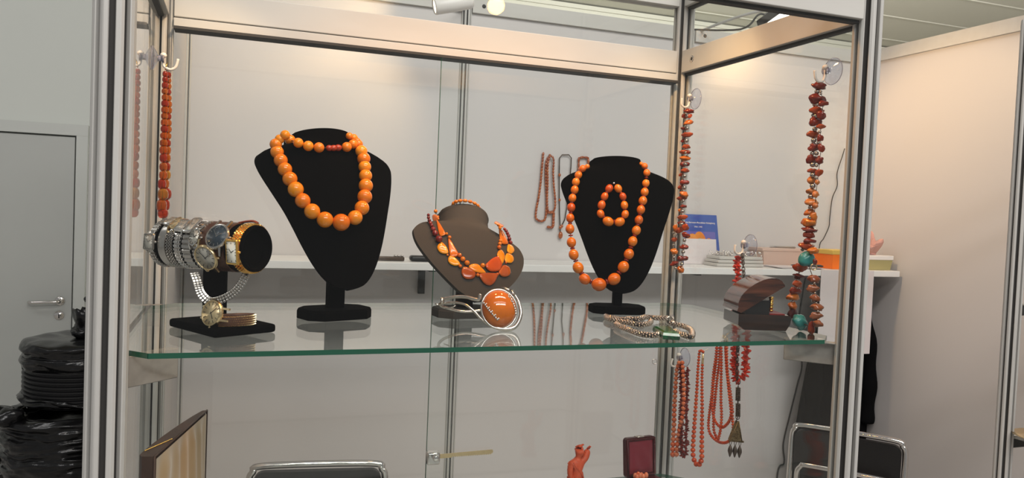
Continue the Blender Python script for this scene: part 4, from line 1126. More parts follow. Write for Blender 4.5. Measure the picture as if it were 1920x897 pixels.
for k, (q, rr) in enumerate((([(0.020, 0.024, 0.004), (0.012, 0.030, -0.004)], 0.003), ([(0.026, 0.016, 0.002), (0.024, 0.024, -0.002)], 0.0026))):
    MB().tube([Fc @ Vector(v) for v in q], rr, 8, flat=0.5).obj('silver_leaf', M['silver'], t)
# outer loop that runs under the stone and back into the lower arm, upper arm, rear arc of the cuff
lo = catmull([Fc @ Vector(v) for v in ((0.0270, 0.016, -0.001), (0.0305, 0.004, 0.0), (0.0292, -0.014, 0.0015), (0.018, -0.0285, 0.002), (0.002, -0.0292, 0.002), (-0.014, -0.0215, 0.001), (-0.026, -0.010, -0.002),
                                           (-0.036, 0.006, -0.007), (-0.045, 0.0165, -0.014), (-0.058, 0.0225, -0.025), (-0.070, 0.0240, -0.036))], 8)
MB().tube(lo, [0.0018 + 0.0013 * math.sin(min(1, i / 56) * PI) for i in range(len(lo))], 10).obj('lower_arm', M['silver'], t)
up = catmull([Fc @ Vector(v) for v in ((-0.0225, 0.0260, 0.000), (-0.0250, 0.0190, -0.001), (-0.031, 0.0205, -0.004), (-0.042, 0.0265, -0.012), (-0.056, 0.0300, -0.024), (-0.071, 0.0305, -0.036))], 8)
MB().tube(up, 0.0025, 10).obj('upper_arm', M['silver'], t)
rear = catmull([Fc @ Vector(v) for v in ((-0.071, 0.0275, -0.036), (-0.074, 0.024, -0.050), (-0.062, 0.018, -0.066), (-0.034, 0.008, -0.074), (0.000, 0.006, -0.070), (0.022, 0.010, -0.050), (0.028, 0.014, -0.024), (0.027, 0.016, -0.002))], 8)
MB().tube(rear, 0.0022, 10).obj('rear_arc', M['silver'], t)
kn = MB()
kn.lathe([(0, -0.002), (0.005, -0.002), (0.0058, 0), (0.005, 0.002), (0, 0.002)], 20, T(Fc @ Vector((-0.072, 0.0285, -0.037))) @ frame_z((0.9, -0.3, 0.1)))
kn.tube([Fc @ Vector(v) for v in ((-0.076, 0.025, -0.037), (-0.080, 0.024, -0.034), (-0.083, 0.026, -0.035))], 0.0013, 8)
kn.tube([Fc @ Vector(v) for v in ((-0.070, 0.0165, -0.034), (-0.060, 0.0160, -0.026), (-0.056, 0.0175, -0.024))], 0.0017, 8, flat=0.5)
kn.obj('clasp', M['silver'], t)

# --- woven silver chain bracelet with malachite
M['malachite'] = mat('malachite', lin(20, 104, 58), 0.15, coat=0.5, noise_amt=1.0, noise_scale=55, col2=lin(6, 40, 22), stretch=(1, 6, 1))
M['chain'] = mat('dark_woven_silver', (0.46, 0.38, 0.32), 0.2, 1.0)
org = Vector((0.735, 0.135, 0.0005))
t = thing('chain_bracelet', 'woven silver chain bracelet with green malachite slab lying on the shelf front', 'bracelet', org)


def woven(pts, r):
    P = catmull([Vector(p) - org for p in pts], 14)
    L = [0]
    for a, b in zip(P, P[1:]):
        L.append(L[-1] + (b - a).length)
    step = 0.0034; mb = MB(); s = 0; i = 0; k = 0
    while s < L[-1]:
        while i < len(L) - 2 and L[i + 1] < s:
            i += 1
        f = (s - L[i]) / max(1e-9, L[i + 1] - L[i])
        p = P[i].lerp(P[i + 1], f); d = (P[i + 1] - P[i]).normalized()
        Fm = T(p) @ frame_z(d, (0, 0, 1)) @ RZ(PI / 5 * (k % 2))
        for q in range(5):
            a = q * PI * 0.4
            mb.ball((0, 0, 0), (0.0013, 0.0019, 0.0015), 7, 5, Fm @ RZ(a) @ T((r * 0.74, 0, 0)) @ RX(0.5))
        s += step; k += 1
    return mb, MB().tube(P, r * 0.62, 8)


for nm in (CHAIN_A, CHAIN_B, CHAIN_C, CHAIN_D):
    wv, cr_ = woven(nm, 0.0044)
    wo = wv.obj('chain', M['chain'], t)
    cr_.obj('chain_gap_shade', M['black_plastic'], wo)  # black core stands in for shade in the gaps of the weave
ends = MB()
for q in (CHAIN_B[-1], CHAIN_A[0], CHAIN_C[-1], CHAIN_D[0]):
    ends.ball(Vector(q) - org, (0.0046, 0.0046, 0.0046), 12, 8)
ends.tube([Vector(v) - org for v in (CHAIN_A[-1], (CHAIN_A[-1][0] + 0.001, CHAIN_A[-1][1] - 0.012, 0.011), (CHAIN_D[-1][0] - 0.002, CHAIN_D[-1][1] - 0.012, 0.008))], 0.0022, 8)
tg = [Vector(CHAIN_D[-1]) - org + Vector((0.005 * math.cos(a), 0.004, 0.003 + 0.006 * math.sin(a))) for a in [2 * PI * k / 20 for k in range(20)]]
ends.tube(tg, 0.0013, 8, True)
ends.obj('toggle_clasp', M['silver'], t)
mp = [Vector(p) - org for p in MALACHITE]
c = sum(mp, Vector()) / 4
mm = MB(); V = []; F = []
for sc, dz in ((0.96, -0.0045), (1.0, -0.001), (1.0, 0.001), (0.92, 0.0045), (0.7, 0.0062)):
    V += [(c.x + (p.x - c.x) * sc, c.y + (p.y - c.y) * sc, max(0.0003, 0.0052 + dz)) for p in mp]
for j in range(4):
    F += [(j * 4 + i, j * 4 + (i + 1) % 4, j * 4 + 4 + (i + 1) % 4, j * 4 + 4 + i) for i in range(4)]
F += [(3, 2, 1, 0), (16, 17, 18, 19)]
mm.add(V, F, False).obj('malachite_slab', M['malachite'], t)

# --- striped stone box, lid ajar
M['agate'] = mat('striped_brown_agate', lin(38, 19, 13), 0.12, coat=0.6, noise_amt=0.9, noise_scale=26, col2=lin(100, 56, 38), stretch=(0.5, 0.5, 5.5))
M['agate_dark'] = mat('dark_brown_agate', lin(28, 18, 14), 0.12, coat=0.6, noise_amt=0.8, noise_scale=24, col2=lin(60, 40, 30), stretch=(0.6, 0.6, 4))
M['red_velvet'] = mat('red_velvet', lin(120, 14, 10), 0.8, sheen=0.3)
P1 = Vector((0.864, 0.099, 0.0005))
ang = math.atan2(0.079 - 0.099, 0.931 - 0.864)
t = thing('stone_box', 'striped brown agate box with its domed lid propped open on the right', 'box', P1, (0, 0, ang))
bl, bd, bh = 0.082, 0.070, 0.0245
b = MB()
prof = [(0.010, 0.0), (bl - 0.006, 0.0), (bl, 0.010), (bl + 0.002, bh - 0.004), (bl - 0.002, bh), (0, bh), (0, 0.007)]
b.prism([(p_[0], p_[1]) for p_ in prof], -bd, 0.0, RX(PI / 2))
b.obj('base', M['agate_dark'], t)
MB().rbox(0.020, bl - 0.006, 0.006, bd - 0.006, bh - 0.0005, bh + 0.0015, 0.0006).obj('lining', M['red_velvet'], t)
lid = MB()
lw = 0.081
arc = [(0.0, 0.0), (lw * 0.985, 0.0), (lw, 0.002)] + [(lw * (0.5 + 0.5 * math.cos(a)) , 0.004 + 0.024 * math.sin(a) ** 0.85) for a in [PI * k / 16 for k in range(1, 16)]] + [(-0.004, 0.006)]
lid.prism(arc, -bd, 0.0, T((0.004, 0, bh + 0.0015)) @ RY(-rad(33)) @ RX(PI / 2))
lid.obj('lid', M['agate'], t, sharp=30)
MB().box(0.012, 0.050, 0.004, bd - 0.004, bh, bh + 0.022, None).obj('recess_shade', M['leather_black'], t)  # black block stands in for the shade under the open lid
rg = MB()
rg.tube([(0.058 + 0.0, 0.020, bh + 0.003), (0.058, 0.020, bh + 0.026)], 0.0032, 10)
for k in range(5):
    rg.ball((0, 0, 0), (0.0042, 0.0042, 0.0022), 10, 6, T((0.058, 0.020, bh + 0.005 + k * 0.005)))
rg.obj('gold_clasp', M['gold'], t)
# ------------------------------------------------------------------ strands hung on the side panes
M['cup'] = glass('clear_suction_cup', (0.80, 0.82, 0.90), 0.10, 0.05)
M['clear_plastic'] = mat('clear_violet_plastic', (0.62, 0.60, 0.72), 0.1, trans=0.7, ior=1.3)
M['hook'] = mat('milky_plastic_hook', (0.82, 0.76, 0.70), 0.25, coat=0.3)


def suction_hook(label, p, s, rc=0.0195, tilt=0.0, drop=(0.020, 0.016)):
    """s = direction out of the pane (+1 or -1 along x)"""
    t = thing('suction_hook', label, 'hook', p)
    Rm = Matrix.Rotation(s * PI / 2, 4, 'Y')
    prof = [(rc, 0.0), (rc * 0.97, 0.0012), (rc * 0.85, 0.0026), (rc * 0.55, 0.0058), (rc * 0.3, 0.0078), (rc * 0.30, 0.0086), (0.0, 0.0088)]
    MB().lathe(prof, 40, Rm).obj('cup', M['cup'], t)
    rim = [Rm @ Vector((rc * math.cos(a), rc * math.sin(a), 0.0008)) for a in [2 * PI * k / 40 for k in range(40)]]
    MB().tube(rim, 0.0006, 6, True).obj('rim', M['clear_plastic'], t)
    MB().lathe([(0.0045, 0.0078), (0.0045, 0.0135), (0.0065, 0.0135), (0.0065, 0.0165), (0.0, 0.0165)], 20, Rm).obj('collar', M['clear_plastic'], t)
    h = MB()
    x0 = 0.0150
    h.ball((s * x0, 0, 0.0050), (0.0048, 0.0048, 0.0042), 14, 9)
    dx, dz = drop
    h.tube(catmull([(s * x0, 0, 0.004), (s * x0, 0, -0.008), (s * (x0 + 0.003), 0, -dz), (s * (x0 + 0.010), 0, -dz - 0.0025), (s * (x0 + 0.017), 0, -dz + 0.002), (s * (x0 + dx), 0, -dz + 0.014)], 6), 0.0021, 10)
    h.obj('hook', M['hook'], t)
    return t


# --- left pane: honey amber strand
hk = suction_hook('clear suction hook on the left side pane holding the faceted strand', (0.0025, 0.359, 0.3745), 1, 0.0175, drop=(0.020, 0.0125))
FAC = [mat('clear_red_amber', lin(196, 60, 12), 0.08, trans=0.7, ior=1.3, coat=0.5), mat('clear_orange_amber', lin(240, 122, 20), 0.08, trans=0.8, ior=1.3, coat=0.5), mat('clear_golden_amber', lin(246, 166, 40), 0.08, trans=0.8, ior=1.3, coat=0.5)]
fac_mesh = []
for k, m_ in enumerate(FAC):
    mb = MB().lathe([(0.0, -1.0), (0.55, -0.92), (0.9, -0.55), (1.0, 0.0), (0.9, 0.55), (0.55, 0.92), (0.0, 1.0)], 12, smooth=False)
    me = mb.mesh('faceted_bead', 28); me.materials.append(m_); fac_mesh.append(me)
org = Vector((LEFT_STRAND[0][0], 0.359, LEFT_STRAND[0][1] + 0.008))
t = thing('amber_strand', 'hanging strand of clear faceted red to golden amber beads on the left pane', 'necklace', org)
kk = [0, 0, 0, 1, 1, 0, 1, 1, 1, 0, 1, 1, 1, 0, 1, 1, 0, 2, 1, 0]
for q, (ox, oy, oz) in enumerate(((0, 0, 0), (0.0035, 0.013, 0.001))):
    for i, (x, z, rx, rz) in enumerate(LEFT_STRAND):
        if q and i == len(LEFT_STRAND) - 1:
            continue
        inst('faceted_bead', fac_mesh[kk[(i + 2 * q) % len(kk)]], t, T(Vector((x + ox, 0.359 + oy, z + oz)) - org) @ RZ(i * 0.5) @ S(rx * 0.98, rx * 0.98, rz * 1.18))
    cord(t, [(x + ox, 0.359 + oy, z + oz) for x, z, _, _ in LEFT_STRAND], org, 0.0006)
MB().tube([(0, 0, -0.002), (0.001, 0.002, 0.004), (0.0025, 0.0, 0.009), (0.001, -0.002, 0.004), (0, 0, -0.002)], 0.0008, 6).obj('gold_ring', M['gold'], t)

# --- amber chip necklaces on the right pane
chip_mesh = [[unit_ball('amber_chip', CHIP[c], 14, 9, 0.55, seed=c * 7 + k + 1) for k in range(3)] for c in range(len(CHIP))]
silver_bead = MB().ball(nu=12, nv=8).mesh('silver_bead'); silver_bead.materials.append(M['bead_silver'])
RH = Vector((_r.x, _r.y, 0)).normalized()
FH = Vector((-RH.y, RH.x, 0))
BASE = Matrix(((RH.x, FH.x, 0, 0), (RH.y, FH.y, 0, 0), (0, 0, 1, 0), (0, 0, 0, 1)))


def chips(t, L, X, org):
    for i, (y, z, rw, rh, c, tl) in enumerate(L):
        rw = min(rw, 0.0135)
        inst('amber_chip', chip_mesh[c][i % 3], t, T(Vector((X, y, z)) - org) @ BASE @ RY(rad(tl)) @ RX(0.25 * math.sin(i * 2.4)) @ S(rw, min(rw, 0.0125) * (0.72 + 0.16 * math.sin(i * 1.7)), rh * 1.15))


def sbeads(t, L, X, org):
    for i, q in enumerate(L):
        y, z, rw, rh = q[:4]
        r = min((rw * 0.55 + rh * 0.5), 0.0052)
        inst('silver_bead', silver_bead, t, T(Vector((X, y, z)) - org) @ S(r, r, r * 0.9))


suction_hook('large clear suction hook at the front top of the right pane', (0.9875, 0.063, 0.406), -1, 0.0205)
org = Vector((0.965, CHIPS_R[0][0], CHIPS_R[0][1]))
t = thing('chip_necklace', 'amber chip necklace with two turquoise stones hanging at the right front', 'necklace', org)
chips(t, CHIPS_R, 0.966, org)
sbeads(t, SPACERS_R, 0.964, org)
for k, (y, z, rw, rh, c, tl) in enumerate(TURQ):
    me = unit_ball('turquoise_stone', TURQ_M, 20, 14, 0.35, seed=31 + k)
    inst('turquoise_stone', me, t, T(Vector((0.964, y, z)) - org) @ BASE @ RY(rad(tl)) @ S(rw, rw * 0.75, rh * 0.95))
cord(t, [(0.966, c_[0], c_[1]) for c_ in CHIPS_R[:26:2]], org, 0.0005)
cord(t, [(0.966, c_[0], c_[1]) for c_ in CHIPS_R[29:36]] + [(0.964, TURQ[1][0], TURQ[1][1]), (0.966, CHIPS_R[42][0], CHIPS_R[42][1])] + [(0.966, c_[0], c_[1]) for c_ in CHIPS_R[41:35:-1]] + [(0.964, TURQ[0][0], TURQ[0][1])], org, 0.0006)
rp = Vector((0.966, CHIPS_R[36][0] + 0.001, CHIPS_R[36][1] + 0.0185)) - org
MB().tube([rp + RH * (0.0045 * math.cos(a)) + Vector((0, 0, 0.0045 * math.sin(a))) for a in [2 * PI * k / 24 for k in range(24)]], 0.0009, 8, True).obj('gold_ring', M['palegold'], t)

suction_hook('clear suction hook at the rear top of the right pane', (0.9875, 0.444, 0.410), -1, 0.0205, drop=(0.017, 0.016))
org = Vector((0.972, CHIPS_2[0][0], CHIPS_2[0][1]))
t = thing('chip_necklace', 'slim red and orange amber chip necklace hanging beside the rear right post', 'necklace', org)
chips(t, CHIPS_2, 0.973, org)
sbeads(t, SPACERS_2, 0.970, org)
cord(t, [(0.973, c_[0], c_[1]) for c_ in CHIPS_2[:21]], org, 0.0006)
cord(t, [(0.973, CHIPS_2[i][0], CHIPS_2[i][1]) for i in (23, 26, 28, 30, 31)], org, 0.0006)
cord(t, [(0.973, CHIPS_2[i][0], CHIPS_2[i][1]) for i in (25, 27, 29, 31)], org, 0.0006)

# --- coral strands
CORAL = amber_mat('orange_red_coral', [lin(214, 88, 46), lin(222, 100, 54), lin(206, 78, 40)], col2=lin(186, 58, 30), rough=0.2, coat=0.2)
PINK = amber_mat('salmon_coral', [lin(222, 128, 90), lin(230, 142, 104), lin(214, 112, 76), lin(226, 110, 70)], col2=lin(206, 100, 64), rough=0.2, coat=0.2)
DARKC = amber_mat('dark_red_coral', [lin(120, 26, 24), lin(138, 36, 30), lin(104, 20, 20)], col2=lin(80, 14, 14), rough=0.3, rnd_src='island')
REDC = amber_mat('bright_red_coral', [lin(206, 52, 32), lin(214, 66, 42), lin(194, 42, 28)], col2=lin(170, 36, 24), rough=0.2, rnd_src='island')
CORAL_S = amber_mat('orange_red_coral_small', [lin(208, 84, 44), lin(218, 96, 52), lin(198, 72, 38)], col2=lin(180, 56, 28), rough=0.2, coat=0.2, rnd_src='island')


def along(path, step):
    P = catmull([Vector((0, y, z)) for y, z in path], 12)
    L = [0]
    for a, b in zip(P, P[1:]):
        L.append(L[-1] + (b - a).length)
    out = []; s = 0; i = 0
    while s <= L[-1]:
        while i < len(L) - 2 and L[i + 1] < s:
            i += 1
        f = (s - L[i]) / max(1e-9, L[i + 1] - L[i])
        out.append((P[i].lerp(P[i + 1], f), (P[i + 1] - P[i]).normalized(), s / L[-1]))
        st = step(s / L[-1]) if callable(step) else step
        s += st
    return out


bead_c = unit_ball('coral_bead', CORAL, 12, 8)
bead_p = unit_ball('coral_bead', PINK, 12, 8)
org = Vector((0.972, CORAL_SINGLE_A[-1][0], CORAL_SINGLE_A[-1][1]))
t = thing('coral_necklace', 'single strand of graduated round orange coral beads hanging on the right pane', 'necklace', org)
for path in (CORAL_SINGLE_A, CORAL_SINGLE_B):
    rr = lambda f: 0.0030 + 0.0026 * max(0, f - 0.15)
    for p, d, f in along(path, lambda f: 2 * (0.0030 + 0.0026 * max(0, f - 0.15)) * 0.98):
        r = rr(f)
        inst('coral_bead', bead_c, t, T(p + Vector((0.972, 0, 0)) - org) @ frame_z(d) @ S(r, r, r * 0.95))
    cord(t, [(0.972, y, z) for y, z in path], org, 0.0005)
y0, z0 = CORAL_SINGLE_B[0]
MB().tube([Vector((0.972, y0, z0)) - org, Vector((0.972, y0 - 0.0005, z0 + 0.022)) - org], 0.0022, 8).obj('gold_clasp', M['palegold'], t)
MB().tube([Vector((0.972, y0, z0 + 0.02)) - org, Vector((0.978, y0 + 0.004, z0 + 0.028)) - org, Vector((0.9875, y0 + 0.006, z0 + 0.030)) - org], 0.0010, 6).obj('thread', M['white'], t)

suction_hook('clear suction hook below the shelf by the rear right post', (0.9875, 0.436, -0.110), -1, 0.0185, drop=(0.014, 0.016))
org = Vector((0.972, CORAL_PINK[-1][0], CORAL_PINK[-1][1]))
t = thing('coral_necklace', 'double strand of salmon pink coral beads on the hook below the shelf', 'necklace', org)
for path, X in ((CORAL_PINK, 0.970), (CORAL_PINK2, 0.974)):
    for p, d, f in along(path, lambda f: 0.0086 + 0.002 * f):
        r = 0.0043 + 0.0011 * f
        inst('coral_bead', bead_p, t, T(p + Vector((X, 0, 0)) - org) @ frame_z(d) @ S(r, r, r))
    cord(t, [(X, y, z) for y, z in path], org, 0.0005)
org = Vector((0.978, CORAL_DARK[8][0], CORAL_DARK[8][1]))
t = thing('coral_necklace', 'dark red spiky coral chip strands beside the salmon pink beads', 'necklace', org)
random.seed(3)
for path, X in ((CORAL_DARK, 0.979), (CORAL_DARK2, 0.976)):
    mb = MB()
    for p, d, f in along(path, 0.0021):
        a = random.random() * 6.3
        mb.ball((0, 0, 0), (0.0058, 0.0021, 0.0019), 7, 5, T(p + Vector((X, 0, 0)) - org) @ frame_z(d) @ RZ(a) @ T((0.0015, 0, 0)) @ RY(random.uniform(-0.5, 0.5)))
    o = mb.obj('coral_chips', DARKC, t); o['kind'] = 'stuff'
    cord(t, [(X, y, z) for y, z in path], org, 0.0005)
org = Vector((0.976, CORAL_M1[7][0], CORAL_M1[7][1]))
t = thing('coral_necklace', 'bundle of long orange coral seed strands looped together below the shelf', 'necklace', org)
for path, X in ((CORAL_M1, 0.977), (CORAL_M2, 0.973), (CORAL_M3, 0.969), (CORAL_M4, 0.980), (CORAL_M5, 0.981)):
    mb = MB()
    for p, d, f in along(path, 0.0052):
        mb.ball((0, 0, 0), (0.0030, 0.0030, 0.0026), 10, 7, T(p + Vector((X, 0, 0)) - org) @ frame_z(d))
    o = mb.obj('coral_beads', CORAL_S, t); o['kind'] = 'stuff'
    cord(t, [(X, y, z) for y, z in path], org, 0.0005)
y0, z0 = CORAL_M3[0]
gc = MB()
for dy in (-0.012, 0.0, 0.012):
    gc.tube([Vector((0.975, y0 + dy, z0)) - org, Vector((0.977, y0 + dy * 0.4, z0 + 0.018)) - org], 0.0018, 8)
gc.tube([Vector((0.977, y0, z0 + 0.018)) - org, Vector((0.9875, y0, z0 + 0.024)) - org], 0.0012, 6)
gc.obj('gold_clasp', M['palegold'], t)

suction_hook('clear suction hook standing above the agate box on the right pane', (0.9875, 0.244, 0.127), -1, 0.0190, drop=(0.017, 0.014))
M['dark_silver'] = mat('blackened_silver', (0.10, 0.075, 0.06), 0.4, 0.8)
M['bronze'] = mat('aged_brass', (0.30, 0.21, 0.10), 0.4, 0.8, noise_amt=0.9, noise_scale=300, col2=(0.06, 0.04, 0.02))
org = Vector((0.968, TWIG_L[0][0], TWIG_L[0][1]))
t = thing('coral_necklace', 'bright red twig coral necklace with a triangular brass amulet and three drops', 'necklace', org)
random.seed(9)
for path, X in ((TWIG_L, 0.966), (TWIG_R[3:], 0.970)):
    mb = MB()
    for p, d, f in along(path, 0.0019):
        a = random.random() * 6.3
        mb.ball((0, 0, 0), (0.0074, 0.0026, 0.0024), 8, 6, T(p + Vector((X, 0, 0)) - org) @ frame_z(d) @ RZ(a) @ T((0.0020, 0, 0)) @ RY(random.uniform(-0.4, 0.4)))
    o = mb.obj('coral_twigs', REDC, t); o['kind'] = 'stuff'
ch = MB()


def links(pts, X, r=0.0042):
    P = catmull([Vector((X, y, z)) for y, z in pts], 10)
    n = max(2, int(sum((b - a).length for a, b in zip(P, P[1:])) / (r * 1.5)))
    for k in range(n):
        i = int(k / max(1, n - 1) * (len(P) - 2))
        d = (P[i + 1] - P[i]).normalized()
        Fm = T(P[i] - org) @ frame_z(d, RH) @ RZ(PI / 2 * (k % 2) + 0.5)
        ch.tube([(r * 0.6 * math.cos(a), 0, r * math.sin(a)) for a in [2 * PI * q / 14 for q in range(14)]], 0.0007, 6, True, M=Fm)


links(PENDANT[0:3] + PENDANT[3:7], 0.963)
links(PENDANT[6:11] + PENDANT[11:12], 0.966, 0.0052)
ch.obj('chain_links', M['dark_silver'], t)
bs = MB()
for (a, b) in ((7, 8), (9, 10)):
    pa, pb = PENDANT[a], PENDANT[b]
    for k in range(7):
        f = k / 6
        y = pa[0] + (pb[0] - pa[0]) * f; z = pa[1] + 0.006 + (pb[1] - pa[1] - 0.006) * f
        for q in range(6):
            w_ = q * PI / 3 + k
            bs.ball(Vector((0.966 + 0.0032 * math.cos(w_), y + 0.0032 * math.sin(w_), z)) - org, (0.0017, 0.0017, 0.0017), 6, 5)
bs.obj('filigree_beads', M['dark_silver'], t)
pc = Vector((0.966, (PENDANT[12][0] + PENDANT[13][0]) / 2 + 0.002, PENDANT[12][1])) - org
Fp = T(pc) @ BASE @ RZ(0.35) @ RX(PI / 2)
am = MB()
am.prism([(-0.0125, 0.000), (0.0115, -0.004), (0.0022, 0.0330), (0.0012, 0.0330)], -0.004, 0.004, Fp)
am.obj('amulet', M['bronze'], t)
ed = MB()
ed.tube([Fp @ Vector(v) for v in ((-0.0135, -0.0006, 0.0042), (0.0120, -0.0046, 0.0042), (0.0024, 0.0336, 0.0042), (0.0010, 0.0336, 0.0042))], 0.0009, 6, True)
for k in range(26):
    a = k * 2.4; rr = 0.0095 * math.sqrt((k + 1) / 26)
    ed.ball(Fp @ Vector((0.001 + rr * 0.7 * math.cos(a), 0.0085 + rr * 0.85 * math.sin(a), 0.0042)), (0.0010, 0.0010, 0.0010), 6, 5)
ed.tube([Fp @ Vector((-0.0130, -0.001, 0)), Fp @ Vector((0.0175, -0.0055, 0))], 0.0019, 8)
ed.obj('filigree', M['bronze'], t)
for k in range(3):
    x = -0.0095 + k * 0.0100; y = -0.0015 - k * 0.0016
    dp = MB()
    Fd = Fp @ T((x, y, 0)) @ RX(-PI / 2)
    dp.lathe([(0.0, -0.030), (0.0018, -0.027), (0.0020, -0.0255), (0.0042, -0.019), (0.0036, -0.014), (0.0012, -0.008), (0.0, -0.007)], 10, Fd)
    dp.tube([Fd @ Vector((0.0020 * math.cos(a), 0, -0.0035 + 0.0042 * math.sin(a))) for a in [2 * PI * q / 14 for q in range(14)]], 0.0006, 6, True)
    dp.obj('drop', M['dark_silver'], t)
# ------------------------------------------------------------------ lower shelf of the case
M['box_leather'] = mat('worn_brown_leather', lin(70, 46, 34), 0.5, noise_amt=0.6, noise_scale=40, col2=lin(46, 28, 20), bump=0.2, bump_scale=200)
M['satin'] = mat('beige_satin', lin(168, 138, 96), 0.45, sheen=0.4, noise_amt=0.2, noise_scale=8, col2=lin(150, 118, 78))
M['maroon'] = mat('maroon_leatherette', lin(72, 16, 22), 0.4)
M['maroon_satin'] = mat('maroon_satin', lin(122, 26, 42), 0.34, sheen=0.3, bump=0.5, bump_scale=34)
a = Vector((0.037, 0.120, 0)); bq = Vector((0.090, 0.335, 0))
e = (bq - a).normalized(); nl = Vector((-e.y, e.x, 0))
t = thing('jewellery_case', 'brown leather jewellery case with beige satin lining standing open at the lower left', 'case', (a.x, a.y, -0.3445))
Lc = (bq - a).length
HT = 0.1945
o0 = [(0, 0), (Lc, 0)] + [(Lc - 0.002, 0.004)] + [(Lc * (1 - f), 0.004 + 0.015 * math.sin(min(1, f * 1.05) * PI / 2) ** 0.8) for f in (0.15, 0.3, 0.45, 0.6, 0.75, 0.88)] + [(0.006, 0.018), (0.0, 0.013)]
Fc2 = Matrix(((e.x, nl.x, 0, 0), (e.y, nl.y, 0, 0), (0, 0, 1, 0), (0, 0, 0, 1)))
sh = MB().prism(o0, 0.0, HT, Fc2)
sh.obj('shell', M['box_leather'], t, sharp=40)
V = []; F = []; nx, nz = 60, 26
for j in range(nz + 1):
    for i in range(nx + 1):
        u = i / nx; v = j / nz
        x = 0.004 + u * (Lc - 0.008)
        fold = 0.0022 * math.sin(u * 34 + 1.6 * math.sin(v * 3 + u * 6)) + 0.0014 * math.sin(u * 13 + v * 2)
        edge = min(1, 8 * min(u, 1 - u, 1 - v))
        V.append((x, -0.0028 + fold * edge - 0.002 * edge, 0.002 + v * (HT - 0.006)))
for j in range(nz):
    for i in range(nx):
        F.append((j * (nx + 1) + i, j * (nx + 1) + i + 1, (j + 1) * (nx + 1) + i + 1, (j + 1) * (nx + 1) + i))
MB().add(V, F, True, Fc2).obj('satin_lining', M['satin'], t)
MB().tube([Fc2 @ Vector(v) for v in ((0, -0.002, 0), (0, -0.002, HT), (Lc, -0.002, HT), (Lc, -0.002, 0))], 0.0016, 6).obj('welt', M['box_leather'], t)
gt = MB()
for k in range(26):
    f = k / 25
    gt.ball(Fc2 @ Vector((0.022 + 0.050 * f, 0.017 - 0.016 * f, HT + 0.0006 )), (0.0011, 0.0018, 0.0007), 6, 5)
gt.obj('gold_tooling', M['gold'], t)['label'] = 'line of gold tooling on the leather rim'

FIG = mat('carved_coral', lin(206, 84, 46), 0.4, coat=0.1, noise_amt=0.3, noise_scale=120, col2=lin(176, 60, 30), bump=0.6, bump_scale=420)


def skin_body(name, nodes, edges, m, parent, sub=2):
    me = bpy.data.meshes.new(name)
    me.from_pydata([n[:3] for n in nodes], edges, [])
    o = bpy.data.objects.new(name, me); COL.objects.link(o); o.parent = parent
    sk = o.modifiers.new('skin', 'SKIN'); sk.use_smooth_shade = True
    for i, n in enumerate(nodes):
        me.skin_vertices[0].data[i].radius = (n[3], n[4] if len(n) > 4 else n[3])
    me.skin_vertices[0].data[0].use_root = True
    ss = o.modifiers.new('sub', 'SUBSURF'); ss.levels = sub; ss.render_levels = sub
    me.materials.append(m)
    return o


t = thing('coral_figurine', 'small carved orange coral figurine with one raised arm on the lower shelf', 'figurine', (0.722, 0.36, -0.3445), (0, 0, rad(12)))
nodes = [(0, 0, 0.034, .0140, .0115), (0.0, 0, 0.016, .0155, .012), (0.0, 0, 0.004, .0155, .013), (-0.001, 0, 0.048, .0125, .010), (-0.002, 0, 0.060, .0145, .010),
         (0.0005, -0.001, 0.0685, .0080, .0065), (0.002, -0.002, 0.0735, .0052), (0.003, -0.003, 0.0815, .0098, .0100), (0.0035, -0.003, 0.0880, .0088, .0092),
         (0.010, -0.001, 0.0650, .0078), (0.0165, -0.002, 0.0690, .0078), (0.0205, -0.002, 0.0790, .0072), (0.0225, -0.002, 0.0850, .0044),
         (-0.0125, 0.0, 0.0610, .0070), (-0.0155, -0.001, 0.0500, .0062), (-0.0150, -0.002, 0.0400, .0052), (-0.0125, -0.004, 0.0345, .0042)]
edges = [(0, 1), (1, 2), (0, 3), (3, 4), (4, 5), (5, 6), (6, 7), (7, 8), (4, 9), (9, 10), (10, 11), (11, 12), (4, 13), (13, 14), (14, 15), (15, 16)]
skin_body('body', nodes, edges, FIG, t)
hr = MB()
random.seed(12)
for k in range(46):
    a_ = random.uniform(-2.7, 0.9) + PI / 2; b_ = random.uniform(0.0, 1.3)
    hr.ball((0.003 + 0.0072 * math.cos(a_) * math.cos(b_), 0.0 + 0.0072 * math.sin(a_) * math.cos(b_) , 0.0850 + 0.0070 * math.sin(b_)), (0.0019, 0.0019, 0.0021), 7, 5)
hr.ball((0.009, -0.003, 0.0945), (0.0035, 0.002, 0.0018), 8, 6); hr.ball((0.0035, -0.003, 0.0930), (0.005, 0.004, 0.0026), 8, 6)
hr.obj('curled_hair', FIG, t)
fc = MB()
fc.ball((0.0035, -0.0108, 0.0820), (0.0010, 0.0016, 0.0020), 8, 6)
for sx in (-1, 1):
    fc.ball((0.0035 + sx * 0.0026, -0.0098, 0.0842), (0.0012, 0.0008, 0.0007), 8, 6)
fc.ball((0.0035, -0.0100, 0.0785), (0.0018, 0.0008, 0.0006), 8, 6)
fc.obj('face', FIG, t)
hn = MB()
for k in range(5):
    x = 0.0195 + k * 0.0016
    hn.tube([(x, -0.002, 0.0845), (x + 0.0004, -0.003, 0.0890 - abs(k - 2) * 0.0006), (x + 0.0012, -0.005, 0.0915 - abs(k - 2) * 0.0009)], 0.0008, 6)
hn.obj('fingers', FIG, t)
dr_ = MB()
